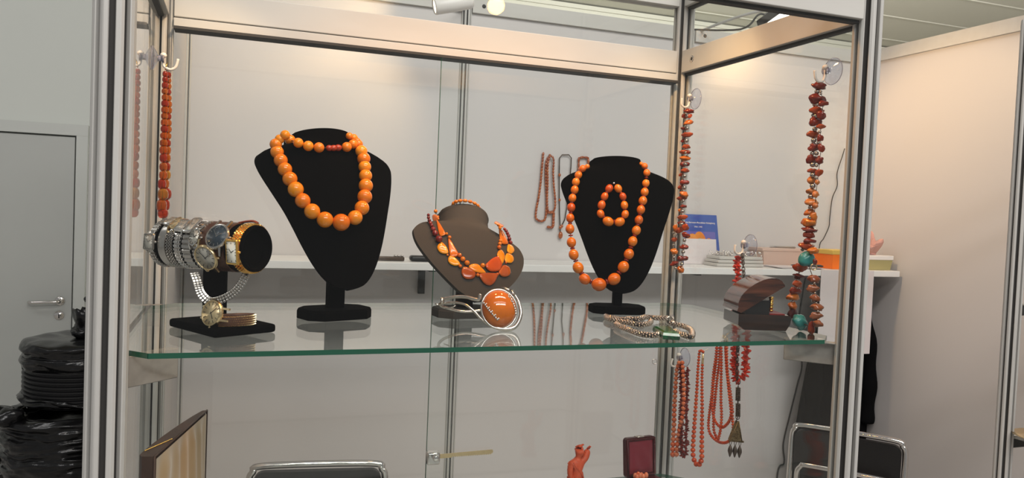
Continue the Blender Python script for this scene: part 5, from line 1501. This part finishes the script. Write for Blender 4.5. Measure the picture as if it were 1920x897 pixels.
for k in range(9):
    f = k / 8
    dr_.tube(catmull([(-0.013 + f * 0.004, -0.007, 0.066 - f * 0.004), (-0.006 + f * 0.006, -0.0115, 0.054 - f * 0.006), (0.006 + f * 0.003, -0.011, 0.047 - f * 0.012)], 5), 0.0008, 6)
for k in range(12):
    x = -0.0125 + k * 0.0023
    dr_.tube([(x * 0.8, -0.0100 * math.sqrt(max(0.05, 1 - (x / 0.0145) ** 2)), 0.040), (x, -0.0115 * math.sqrt(max(0.05, 1 - (x / 0.0145) ** 2)), 0.003)], 0.0010, 6)
for k in range(14):
    dr_.ball((-0.0165 + 0.001 * math.sin(k * 2.1), 0.002 + 0.001 * math.cos(k), 0.062 - k * 0.0022), (0.0020, 0.0020, 0.0016), 7, 5)
dr_.ball((0.0200, -0.001, 0.0705), (0.0050, 0.004, 0.0058), 10, 7)
dr_.obj('robe_folds', FIG, t)
MB().lathe([(0.0, 0.0), (0.017, 0.0), (0.018, 0.003), (0.015, 0.007), (0.0, 0.008)], 20, S(1, 0.85, 1)).obj('base', FIG, t)

t = thing('ring_box', 'open maroon ring box with satin lid on the lower shelf', 'ring box', (0.866, 0.372, -0.3445), (0, 0, rad(6)))
MB().rbox(-0.034, 0.034, -0.030, 0.012, 0, 0.020, 0.003).obj('base', M['maroon'], t)
Fl = T((0, 0.014, 0.020)) @ RX(rad(-6))
fr = MB()
fr.prism(rrect(0.0335, 0.037, 0.006), -0.001, 0.010, Fl @ T((0, 0, 0.036)) @ RX(PI / 2))
fr.obj('lid', M['maroon'], t)
V = []; F = []
for j in range(15):
    for i in range(13):
        u = i / 12 * 2 - 1; v = j / 14 * 2 - 1
        ed_ = min(1.0, 3.5 * min(1 - abs(u), 1 - abs(v)))
        V.append((u * 0.0265, -0.0102 - 0.0030 * ed_ * (1 + 0.35 * math.sin(u * 5 + v * 4)), 0.036 + v * 0.030))
for j in range(14):
    for i in range(12):
        F.append((j * 13 + i, j * 13 + i + 1, (j + 1) * 13 + i + 1, (j + 1) * 13 + i))
lo_ = MB().add(V, F, True, Fl)
lo_.obj('lid_lining', M['maroon_satin'], t)
MB().tube([Fl @ Vector((0.0300 * sx, -0.0108, 0.036 + 0.0335 * sz)) for sx, sz in ((-1, -1), (1, -1), (1, 1), (-1, 1))], 0.0030, 8, True).obj('lid_rim', M['maroon'], t)
MB().rbox(-0.008, 0.008, -0.011, 0.001, 0.0725, 0.0745, 0.0008, Fl).obj('catch', M['silver'], t)
t = thing('coral_earrings', 'cluster of pale orange coral beads set in the open maroon ring box', 'earrings', (0.855, 0.362, -0.3245))
for k in range(7):
    inst('coral_bead', bead_p, t, T((-0.009 + (k % 4) * 0.0065, -0.004 + (k // 4) * 0.007, 0.0065 + 0.002 * (k % 2))) @ S(0.0042, 0.0042, 0.006))

# ------------------------------------------------------------------ booth shelf and the things on it
M['shelf_white'] = mat('white_shelf_board', (0.78, 0.77, 0.75), 0.4)
ws_ = thing('wall_shelf', 'long white shelf along the booth back wall', 'shelf', (1.42, 1.86, -0.047))
MB().rbox(-1.465, 1.448, -0.145, 0.132, 0.0, 0.026, 0.002).obj('board', M['shelf_white'], ws_)
for x in (-1.38, -0.62, -0.45, 0.49, 1.38):
    br = MB(); br.box(x - 0.012, x + 0.012, -0.05, 0.132, -0.012, 0); br.box(x - 0.012, x + 0.012, 0.115, 0.132, -0.11, -0.012)
    br.obj('bracket', M['alu_dark'], ws_)
SZ = -0.0205
M['blue_card'] = mat('blue_card', lin(44, 78, 156), 0.4, noise_amt=0.25, noise_scale=10, col2=lin(60, 96, 172))
M['violet_card'] = mat('violet_photo', lin(96, 92, 166), 0.4)
M['orange_print'] = mat('orange_amber_print', lin(222, 140, 40), 0.4, noise_amt=0.7, noise_scale=60, col2=lin(206, 104, 26))
M['grey_print'] = mat('grey_green_print', lin(170, 160, 120), 0.4)
M['paper'] = mat('white_paper', lin(214, 206, 206), 0.7)
Fb = RX(rad(-14))
t = thing('brochure', 'blue brochure with amber photographs leaning on the back wall of the shelf', 'brochure', (1.995, 1.930, SZ + 0.001), (0, 0, rad(-2)))
MB().box(-0.097, 0.097, -0.002, 0.002, 0.0, 0.215, Fb).obj('cover', M['blue_card'], t)
MB().box(-0.082, 0.082, -0.0030, -0.0021, 0.035, 0.140, Fb).obj('photo', M['violet_card'], t)
for (x, z, rx, rz, m_) in ((-0.030, 0.085, 0.032, 0.045, 'orange_print'), (0.004, 0.092, 0.030, 0.048, 'orange_print'), (0.048, 0.090, 0.016, 0.022, 'orange_print'), (-0.032, 0.090, 0.009, 0.017, 'grey_print'), (0.004, 0.094, 0.012, 0.018, 'grey_print')):
    MB().prism(ell(rx, rz, 28), 0.0, 0.0006 + (0.0004 if m_ == 'grey_print' else 0) + 0.0002 * (x > 0), Fb @ T((x, -0.0031, z)) @ RX(PI / 2)).obj('printed_amber', M[m_], t)
for txt, z, sz in (('Staatliche Bernstein-Manufaktur K\u00f6nigsberg', 0.176, 0.0094), ('1926 - 1945', 0.158, 0.0080)):
    cu = bpy.data.curves.new('title_text', 'FONT'); cu.body = txt; cu.size = sz; cu.align_x = 'CENTER'; cu.extrude = 0.0002; cu.offset = 0.0002
    tmp = bpy.data.objects.new('tmp_text', cu); COL.objects.link(tmp)
    bpy.context.view_layer.update()
    me = bpy.data.meshes.new_from_object(tmp.evaluated_get(bpy.context.evaluated_depsgraph_get()))
    bpy.data.objects.remove(tmp)
    me.materials.clear(); me.materials.append(M['paper'])
    inst('title_text', me, t, Fb @ T((0.002, -0.0024, z)) @ RX(PI / 2))
t = thing('paper_card', 'blank white paper card leaning against the lower half of the blue brochure', 'card', (1.986, 1.916, SZ + 0.0005), (0, 0, rad(-2)))
MB().box(-0.080, 0.080, -0.0006, 0.0006, 0.0, 0.108, RX(rad(-10))).obj('sheet', M['paper'], t)

M['tray_clear'] = mat('translucent_tray', (0.80, 0.77, 0.72), 0.25, trans=0.35, ior=1.2)
t = thing('jewellery_tray', 'stack of clear trays with glittering silver trinkets in front of the brochure', 'tray', (2.10, 1.845, SZ + 0.0005))
for k in range(3):
    MB().rbox(-0.115 + 0.006 * k, 0.115 - 0.004 * k, -0.05, 0.05, k * 0.0145, k * 0.0145 + 0.013, 0.003).obj('tray', M['tray_clear'], t)
random.seed(4)
tr = MB()
for k in range(190):
    tr.ball((random.uniform(-0.10, 0.105), random.uniform(-0.045, 0.045), 0.0435 + random.uniform(0.001, 0.016) ), (random.uniform(0.002, 0.005),) * 3, 6, 5)
o = tr.obj('trinkets', M['chrome'], t); o['kind'] = 'stuff'
t = thing('paper_pile', 'loose white papers lying on the booth shelf beside the trays', 'papers', (2.36, 1.80, SZ + 0.0005))
for k in range(3):
    MB().box(-0.105, 0.105, -0.07, 0.07, k * 0.0022, k * 0.0022 + 0.0012, RZ(rad(6 - 7 * k))).obj('sheet', M['paper'], t)
t = thing('ballpoint_pen', 'dark pen lying on the loose papers on the booth shelf', 'pen', (2.41, 1.765, SZ + 0.0125), (0, 0, rad(-20)))
MB().lathe([(0.0, -0.07), (0.002, -0.066), (0.0045, -0.055), (0.0045, 0.06), (0.003, 0.068), (0, 0.07)], 12, RY(PI / 2)).obj('barrel', M['black_plastic'], t)
MB().box(0.02, 0.06, -0.001, 0.001, 0.0045, 0.0065).obj('clip', M['steel'], t)
M['pale_box'] = mat('pale_translucent_plastic', lin(228, 198, 182), 0.35, trans=0.2, ior=1.2)


def tub(label, loc, w, d, h, m, lid_m, name='storage_box', lid_h=0.014, taper=0.92):
    t = thing(name, label, 'box', loc)
    V = [(sx * w * k, sy * d * k, z) for z, k in ((0, taper), (h - lid_h, 1.0)) for sx, sy in ((-1, -1), (1, -1), (1, 1), (-1, 1))]
    MB().add(V, [(3, 2, 1, 0), (4, 5, 6, 7), (0, 1, 5, 4), (1, 2, 6, 5), (2, 3, 7, 6), (3, 0, 4, 7)]).obj('tub', m, t)
    MB().rbox(-w * 1.05, w * 1.05, -d * 1.05, d * 1.05, h - lid_h, h, 0.003).obj('lid', lid_m, t)
    return t


tub('low pale pinkish translucent box at the back of the booth shelf', (2.40, 1.930, SZ + 0.0005), 0.125, 0.048, 0.078, M['pale_box'], M['pale_box'])
t = thing('ballpoint_pen', 'slim grey pen lying on the pale translucent box', 'pen', (2.41, 1.925, SZ + 0.0825), (0, 0, rad(-6)))
MB().lathe([(0.0, -0.07), (0.0035, -0.062), (0.004, 0.06), (0, 0.065)], 10, RY(PI / 2)).obj('barrel', M['steel'], t)
M['orange_plastic'] = mat('bright_orange_plastic', lin(255, 122, 6), 0.35, trans=0.1)
M['yellow_plastic'] = mat('pale_yellow_plastic', lin(232, 196, 96), 0.4, trans=0.2)
M['lime_plastic'] = mat('pale_translucent_green', lin(196, 186, 130), 0.4, trans=0.3)
tub('bright orange tub with a pale yellow lid on the booth shelf', (2.600, 1.815, SZ + 0.0005), 0.066, 0.06, 0.082, M['orange_plastic'], M['yellow_plastic'], lid_h=0.020)
tub('translucent tub with white lid at the right end of the booth shelf', (2.775, 1.805, SZ + 0.0005), 0.078, 0.06, 0.064, M['lime_plastic'], M['white'], lid_h=0.020)
M['pink_bag'] = mat('thin_pink_plastic', lin(228, 176, 164), 0.2, trans=0.3, ior=1.1, coat=0.4)
t = thing('plastic_bag', 'crumpled pink plastic bag on top of the white-lidded tub', 'bag', (2.765, 1.80, SZ + 0.065))
mb = MB().ball((0, 0, 0.040), (0.072, 0.05, 0.042), 26, 16)
mb.v = [tuple(Vector(p) * (1 + 0.55 * noise.noise(Vector(p) * 26)) if p[2] > 0.006 else Vector((p[0], p[1], 0.001))) for p in mb.v]
mb.v = [(p[0] * (1 - 4.5 * max(0, p[2] - 0.01)), p[1], max(p[2], 0.001)) for p in mb.v]
mb.sm = [False] * len(mb.sm)
mb.obj('bag', M['pink_bag'], t)
t = thing('glasses_case', 'black case lying on the booth shelf behind the low bust', 'case', (0.760, 1.790, SZ + 0.0005), (0, 0, rad(-4)))
MB().rbox(-0.050, 0.050, -0.022, 0.022, 0, 0.020, 0.008).obj('case', M['black_plastic'], t)
t = thing('flat_ruler', 'long dark metal strip lying on the booth shelf beside the black case', 'tool', (0.595, 1.800, SZ + 0.0005), (0, 0, rad(-2)))
MB().rbox(-0.12, 0.095, -0.016, 0.016, 0, 0.014, 0.003).obj('strip', M['dark_silver'], t)
for k in range(3):
    MB().rbox(0.060 + 0.012 * k, 0.068 + 0.012 * k, -0.012, 0.012, 0.014, 0.020, 0.002).obj('key', M['steel'], t)

# cables, sheet, coat
t = thing('cable', 'thin grey cable hanging down the back wall above the shelf', 'cable', (2.72, 1.985, 0.2))
MB().tube(catmull([(0.055, 0, 0.325), (0.045, 0, 0.29), (0.020, 0, 0.21), (0.024, 0, 0.15), (0.000, 0, 0.09), (-0.008, 0, 0.0), (-0.012, -0.002, -0.04), (-0.040, -0.004, -0.095), (-0.062, -0.006, -0.125), (-0.070, -0.01, -0.219)], 8), 0.0022, 6).obj('cord', M['alu_dark'], t)
t = thing('cable', 'black cable hanging on the wall below the booth shelf', 'cable', (2.55, 1.985, -0.6))
MB().tube(catmull([(0.045, 0, 0.55), (0.020, 0, 0.35), (0.025, 0, 0.24), (0.050, 0, 0.12), (0.030, 0, 0.03), (0.0, 0, -0.10), (-0.030, 0, -0.24), (-0.020, 0, -0.33), (-0.055, 0, -0.40), (-0.06, -0.02, -0.879)], 8), 0.0035, 6).obj('cord', M['black_plastic'], t)
t = thing('paper_sheet', 'white sheet hanging from the booth shelf in front of the black coat', 'paper', (2.575, 1.712, -0.215))
MB().box(-0.135, 0.145, -0.001, 0.001, -0.165, 0.194).obj('sheet', M['paper'], t)
COATM = mat('black_wool', (0.004, 0.004, 0.0045), 0.95, spec=0.1)
t = thing('coat', 'black coat hanging on the wall below the booth shelf behind the chair', 'coat', (2.70, 1.875, -0.06))
V = []; F = []; n = 40
rows = [(0.0, 0.02, 0.015, 0), (-0.05, 0.055, 0.035, 0), (-0.11, 0.10, 0.05, 0), (-0.20, 0.125, 0.06, 0.0), (-0.32, 0.140, 0.065, 0.0), (-0.45, 0.160, 0.07, -0.002), (-0.58, 0.175, 0.072, -0.012), (-0.72, 0.180, 0.072, -0.02), (-0.90, 0.185, 0.07, -0.022), (-1.0, 0.18, 0.065, -0.022)]
for z, rx, ry, ox in rows:
    for i in range(n):
        a_ = 2 * PI * i / n
        k_ = 1 + 0.10 * math.sin(a_ * 7 + z * 4) * min(1, -z * 4)
        V.append((ox + rx * math.cos(a_) * k_, ry * math.sin(a_) * k_, z))
for j in range(len(rows) - 1):
    for i in range(n):
        F.append((j * n + i, j * n + (i + 1) % n, (j + 1) * n + (i + 1) % n, (j + 1) * n + i))
F.append(tuple(range(n))); F.append(tuple((len(rows) - 1) * n + i for i in range(n)))
MB().add(V, F, True).obj('coat_body', COATM, t)
for sx in (-1, 1):
    MB().tube(catmull([(sx * 0.085, -0.02, -0.10), (sx * 0.135, -0.03, -0.28), (sx * 0.150, -0.035, -0.50), (sx * 0.150, -0.03, -0.66)], 8), [0.036 + 0.004 * math.sin(i * 0.9) for i in range(25)], 14).obj('sleeve', COATM, t)
MB().tube([(0, 0, 0.0), (0, 0.0, 0.008), (0, 0.05, 0.011)], 0.004, 8).obj('hanging_loop', COATM, t)

# necklaces pinned on the back wall
WALLAMB = amber_mat('muted_wall_amber', [lin(160, 84, 44), lin(178, 100, 54), lin(140, 64, 34)], col2=lin(120, 50, 24), rnd_src='island')


def wall_strand(t, path, r, step, org, m, Y=1.986, lng=1.5):
    mb = MB()
    for p, d, f in along([(x, z) for x, z in path], step):
        q = Vector((p.y, Y, p.z)); dd = Vector((d.y, 0, d.z))
        mb.ball((0, 0, 0), (r, r, r * lng), 8, 6, T(q - org) @ frame_z(dd))
    o = mb.obj('amber_beads', m, t); o['kind'] = 'stuff'
    cord(t, [(x, Y, z) for x, z in path], org, 0.0008)


def wall_pin(parent, p):
    MB().tube([p, p + Vector((0, 0.013, 0.002))], 0.0018, 6).obj('wall_pin', M['dark_silver'], parent)


org = Vector((WALL_A1[-1][0], 1.986, WALL_A1[-1][1]))
t = thing('amber_necklace', 'two looped brown amber strands with a square pendant pinned on the back wall', 'necklace', org)
wall_strand(t, WALL_A1, 0.0052, 0.0125, org, WALLAMB)
wall_strand(t, WALL_A2, 0.0048, 0.0120, org, WALLAMB, 1.980)
wall_strand(t, WALL_A3, 0.0062, 0.0120, org, WALLAMB, 1.984)
wall_pin(t, Vector((0, 0, 0)))
wall_pin(t, Vector((WALL_A1[0][0], 1.986, WALL_A1[0][1])) - org)
org = Vector((WALL_B[6][0], 1.986, WALL_B[6][1]))
t = thing('amber_necklace', 'dark chain with a few amber drops pinned on the back wall', 'necklace', org)
cord(t, [(x, 1.986, z) for x, z in WALL_B], org, 0.0024, name='chain', m=M['dark_silver'])
wb_ = unit_ball('amber_drop', WALLAMB, 12, 8)
for i, r in ((0, 0.0115), (1, 0.008), (3, 0.0065), (4, 0.0075), (10, 0.0075), (14, 0.007)):
    x, z = WALL_B[i]
    inst('amber_drop', wb_, t, T(Vector((x, 1.983, z)) - org) @ S(r * 0.8, r * 0.7, r * (1.3 if i == 0 else 1)))
wall_pin(t, Vector((0.012, 0, 0)))
org = Vector((WALL_C[2][0], 1.986, WALL_C[2][1]))
t = thing('amber_necklace', 'short string of brown amber rods on the back wall behind the right bust', 'necklace', org)
wall_strand(t, WALL_C + [(1.49, 0.30), (1.50, 0.20), (1.47, 0.12), (1.44, 0.20), (1.43, 0.30), WALL_C[0]], 0.0055, 0.020, org, WALLAMB, 1.986, 2.2)
wall_pin(t, Vector((0.005, 0, 0)))

# ------------------------------------------------------------------ chairs
def make_chair(label, loc, rz):
    t = thing('folding_chair', label, 'chair', (loc[0], loc[1], -ZS), (0, 0, rz), 'black chairs with chrome frames in the booth')
    r = 0.010; hw = 0.195; ht = 0.88
    fr = catmull([(-hw, 0.16, 0.0), (-hw, 0.02, 0.45), (-hw, -0.02, 0.70), (-hw, -0.035, ht - 0.05), (-hw + 0.010, -0.036, ht - 0.018), (-hw + 0.045, -0.037, ht), (hw - 0.045, -0.037, ht), (hw - 0.010, -0.036, ht - 0.018), (hw, -0.035, ht - 0.05), (hw, -0.02, 0.70), (hw, 0.02, 0.45), (hw, 0.16, 0.0)], 6)
    MB().tube(fr, r, 10).obj('back_frame', M['chrome'], t)
    pd = MB(); pd.prism(rrect(hw - 0.012, 0.085, 0.03), -0.012, 0.012, T((0, -0.034, ht - 0.100)) @ RX(PI / 2))
    pd.obj('backrest', M['leather_black'], t)
    f2 = catmull([(-hw + 0.03, -0.30, 0.0), (-hw + 0.03, -0.10, 0.45), (-hw + 0.03, 0.0, 0.68), (-hw + 0.045, 0.012, 0.735), (-hw + 0.08, 0.016, 0.745), (hw - 0.08, 0.016, 0.745), (hw - 0.045, 0.012, 0.735), (hw - 0.03, 0.0, 0.68), (hw - 0.03, -0.10, 0.45), (hw - 0.03, -0.30, 0.0)], 6)
    MB().tube(f2, r, 10).obj('front_frame', M['chrome'], t)
    MB().rbox(-0.19, 0.19, -0.36, 0.03, 0.44, 0.475, 0.012).obj('seat', M['leather_black'], t)
    return t


make_chair('black chair with chrome frame whose top edge shows below the low bust', (0.372, 1.37), rad(172))
make_chair('black chair with chrome frame in front of the black coat at the right', (2.262, 1.335), rad(130))

# ------------------------------------------------------------------ bins at the left
def lathe_wrinkle(prof, amp, seed, n=150, sub=5):
    """bag skin: lathed profile with pinched folds running round it"""
    P = [(p.x, p.y) for p in catmull([(a, b, 0) for a, b in prof], sub)]
    mb = MB().lathe(P, n)
    o = Vector((seed, seed * 2.3, seed * 0.7))
    out = []
    for p in mb.v:
        v = Vector(p); r = math.hypot(v.x, v.y)
        if r > 1e-3:
            a = math.atan2(v.y, v.x)
            q = Vector((v.x * 6, v.y * 6, v.z * 46)) + o
            q2 = Vector((v.x * 22, v.y * 22, v.z * 60)) + o
            k = amp * (1.1 * (0.5 - abs(noise.noise(q))) * 2 + 0.8 * (0.4 - abs(noise.noise(q2))) + 0.5 * noise.noise(q * 0.4))
            v.x += v.x / r * k; v.y += v.y / r * k
            v.z += amp * 0.8 * noise.noise(Vector((v.x * 16, v.y * 16, v.z * 10)) + o * 2)
        out.append(tuple(v))
    mb.v = out
    return mb


M['bin_grey'] = mat('grey_plastic_bin', (0.22, 0.225, 0.225), 0.4)
t = thing('waste_bin', 'grey waste bin with a wide black bin bag folded over its rim', 'bin', (-0.415, 2.30, -ZS))
z0 = ZS
MB().lathe([(0.0, 0.0), (0.165, 0.0), (0.170, 0.01), (0.205, z0 - 0.74), (0.0, z0 - 0.74)], 48).obj('body', M['bin_grey'], t)
lathe_wrinkle([(0.205, z0 - 0.845), (0.212, z0 - 0.83), (0.218, z0 - 0.80), (0.222, z0 - 0.775), (0.226, z0 - 0.755), (0.216, z0 - 0.745), (0.219, z0 - 0.72), (0.221, z0 - 0.69), (0.215, z0 - 0.675), (0.222, z0 - 0.655), (0.228, z0 - 0.64), (0.222, z0 - 0.622), (0.20, z0 - 0.612), (0.17, z0 - 0.62), (0.15, z0 - 0.66), (0.0, z0 - 0.67)], 0.011, 3.1).obj('bin_bag', M['bag'], t)
for k, (x, y, z, rx, rz) in enumerate(((-0.205, -0.10, z0 - 0.615, 0.05, 0.035), (-0.225, -0.06, z0 - 0.775, 0.03, 0.02), (-0.222, -0.02, z0 - 0.86, 0.03, 0.06), (-0.17, -0.15, z0 - 0.605, 0.05, 0.03))):
    mb = MB().ball((0, 0, 0), (rx, rx, rz), 20, 12)
    mb.v = [tuple(Vector(p) * (1 + 0.5 * noise.noise(Vector(p) * 30 + Vector((k, k, k)))) + Vector((x, y, z))) for p in mb.v]
    mb.obj('bag_gather', M['bag'], t)
t = thing('bucket_stack', 'ribbed stack of black buckets covered by a bin bag on top of the waste bin', 'buckets', (-0.395, 2.33, -0.665))
rb = [(0.0, 0.072), (0.180, 0.072)]
for k in range(9):
    z = 0.078 + k * 0.0165
    rb += [(0.183, z), (0.192, z + 0.004), (0.192, z + 0.009), (0.183, z + 0.013)]
rb += [(0.180, 0.255), (0.0, 0.26)]
MB().lathe(rb, 56).obj('buckets', M['black_plastic'], t, sharp=50)
lathe_wrinkle([(0.190, 0.205), (0.196, 0.225), (0.197, 0.245), (0.187, 0.252), (0.192, 0.268), (0.194, 0.285), (0.175, 0.300), (0.12, 0.308), (0.0, 0.302)], 0.008, 7.7).obj('bag_cover', M['bag'], t)
lathe_wrinkle([(0.184, 0.078), (0.194, 0.088), (0.188, 0.100), (0.182, 0.108)], 0.012, 1.7).obj('bag_fold', M['bag'], t)
t = thing('plastic_bag', 'tied black plastic bag perched on the covered bucket stack by the post', 'bag', (-0.365, 2.30, -0.362))
mb = MB().ball((0, 0, 0.045), (0.055, 0.05, 0.075), 26, 18)
mb.v = [tuple(Vector((p[0], p[1], max(p[2], 0.0))) * (1 + 0.7 * noise.noise(Vector(p) * 30))) for p in mb.v]
mb.obj('bag', M['bag'], t)
kb = MB().ball((0, 0, 0), (0.018, 0.018, 0.014), 14, 9)
kb.v = [tuple(Vector(p) * (1 + 0.4 * noise.noise(Vector(p) * 80)) + Vector((-0.006, 0, 0.142))) for p in kb.v]
kb.obj('knot', M['bag'], t)

# ------------------------------------------------------------------ lamps on the booth walls
t = thing('arm_spotlight', 'white cylindrical arm spotlight above the rear beam of the case', 'lamp', (0.81, 1.70, 0.872))
hd_ = Vector((-0.97, 0.05, -0.26)).normalized()
MB().lathe([(0.0, -0.068), (0.020, -0.068), (0.026, -0.060), (0.028, 0.0), (0.028, 0.066), (0.025, 0.070), (0.024, 0.064), (0.0, 0.060)], 28, frame_z(hd_)).obj('lamp_head', M['white'], t)
LENS = mat('lit_lamp_lens', (1.0, 0.86, 0.62), 0.4, emis=3.0)
MB().lathe([(0.0, 0.0), (0.023, 0.0)], 24, frame_z(hd_) @ T((0, 0, 0.0655))).obj('lens', LENS, t)
MB().tube(catmull([(0.03, 0.0, 0.025), (0.06, 0.10, 0.05), (0.10, 0.22, 0.06), (0.12, 0.285, 0.07)], 6), 0.006, 8).obj('arm', M['white'], t)
t = thing('floodlight', 'small floodlight with glowing panel clamped above the right side beam', 'lamp', (2.075, 1.60, 0.960))
fd = Vector((0.22, -0.22, -0.95)).normalized()
Ff = frame_z(fd, (0, 1, 0))
MB().rbox(-0.07, 0.07, -0.055, 0.055, -0.022, 0.010, 0.006, Ff).obj('housing', M['alu_dark'], t)
FLOOD = mat('lit_flood_panel', (1.0, 0.93, 0.80), 0.4, emis=6.0)
MB().box(-0.062, 0.062, -0.047, 0.047, 0.0105, 0.0125, Ff).obj('panel', FLOOD, t)
MB().rbox(-0.050, 0.050, -0.025, 0.025, -0.040, -0.022, 0.004, Ff).obj('driver', M['alu'], t)
MB().tube(catmull([(-0.03, 0.02, 0.03), (-0.06, 0.12, 0.03), (-0.09, 0.25, 0.02), (-0.10, 0.385, 0.012)], 6), 0.006, 8).obj('bracket', M['alu'], t)
MB().tube(catmull([(-0.05, 0.03, 0.01), (-0.085, 0.02, 0.0), (-0.13, 0.06, -0.05), (-0.2, 0.3, -0.01), (-0.22, 0.385, 0.012)], 6), 0.004, 6).obj('cable', M['alu_dark'], t)

# things in the neighbouring case
t = thing('pebble_brooch', 'brown pebble brooch on a pale dish in the case at the right edge', 'brooch', (2.03, 0.43, -0.3435))
MB().lathe([(0.0, 0.0), (0.05, 0.0), (0.075, 0.010), (0.077, 0.012), (0.05, 0.004), (0.0, 0.004)], 30).obj('dish', M['palegold'], t)
mb = MB().ball((0, 0, 0), (0.042, 0.03, 0.016), 18, 11); mb.v = [tuple(Vector(p) * (1 + 0.3 * noise.noise(Vector(p) * 40)) + Vector((0.01, 0, 0.022))) for p in mb.v]
mb.obj('pebble', CHIP[0], t)
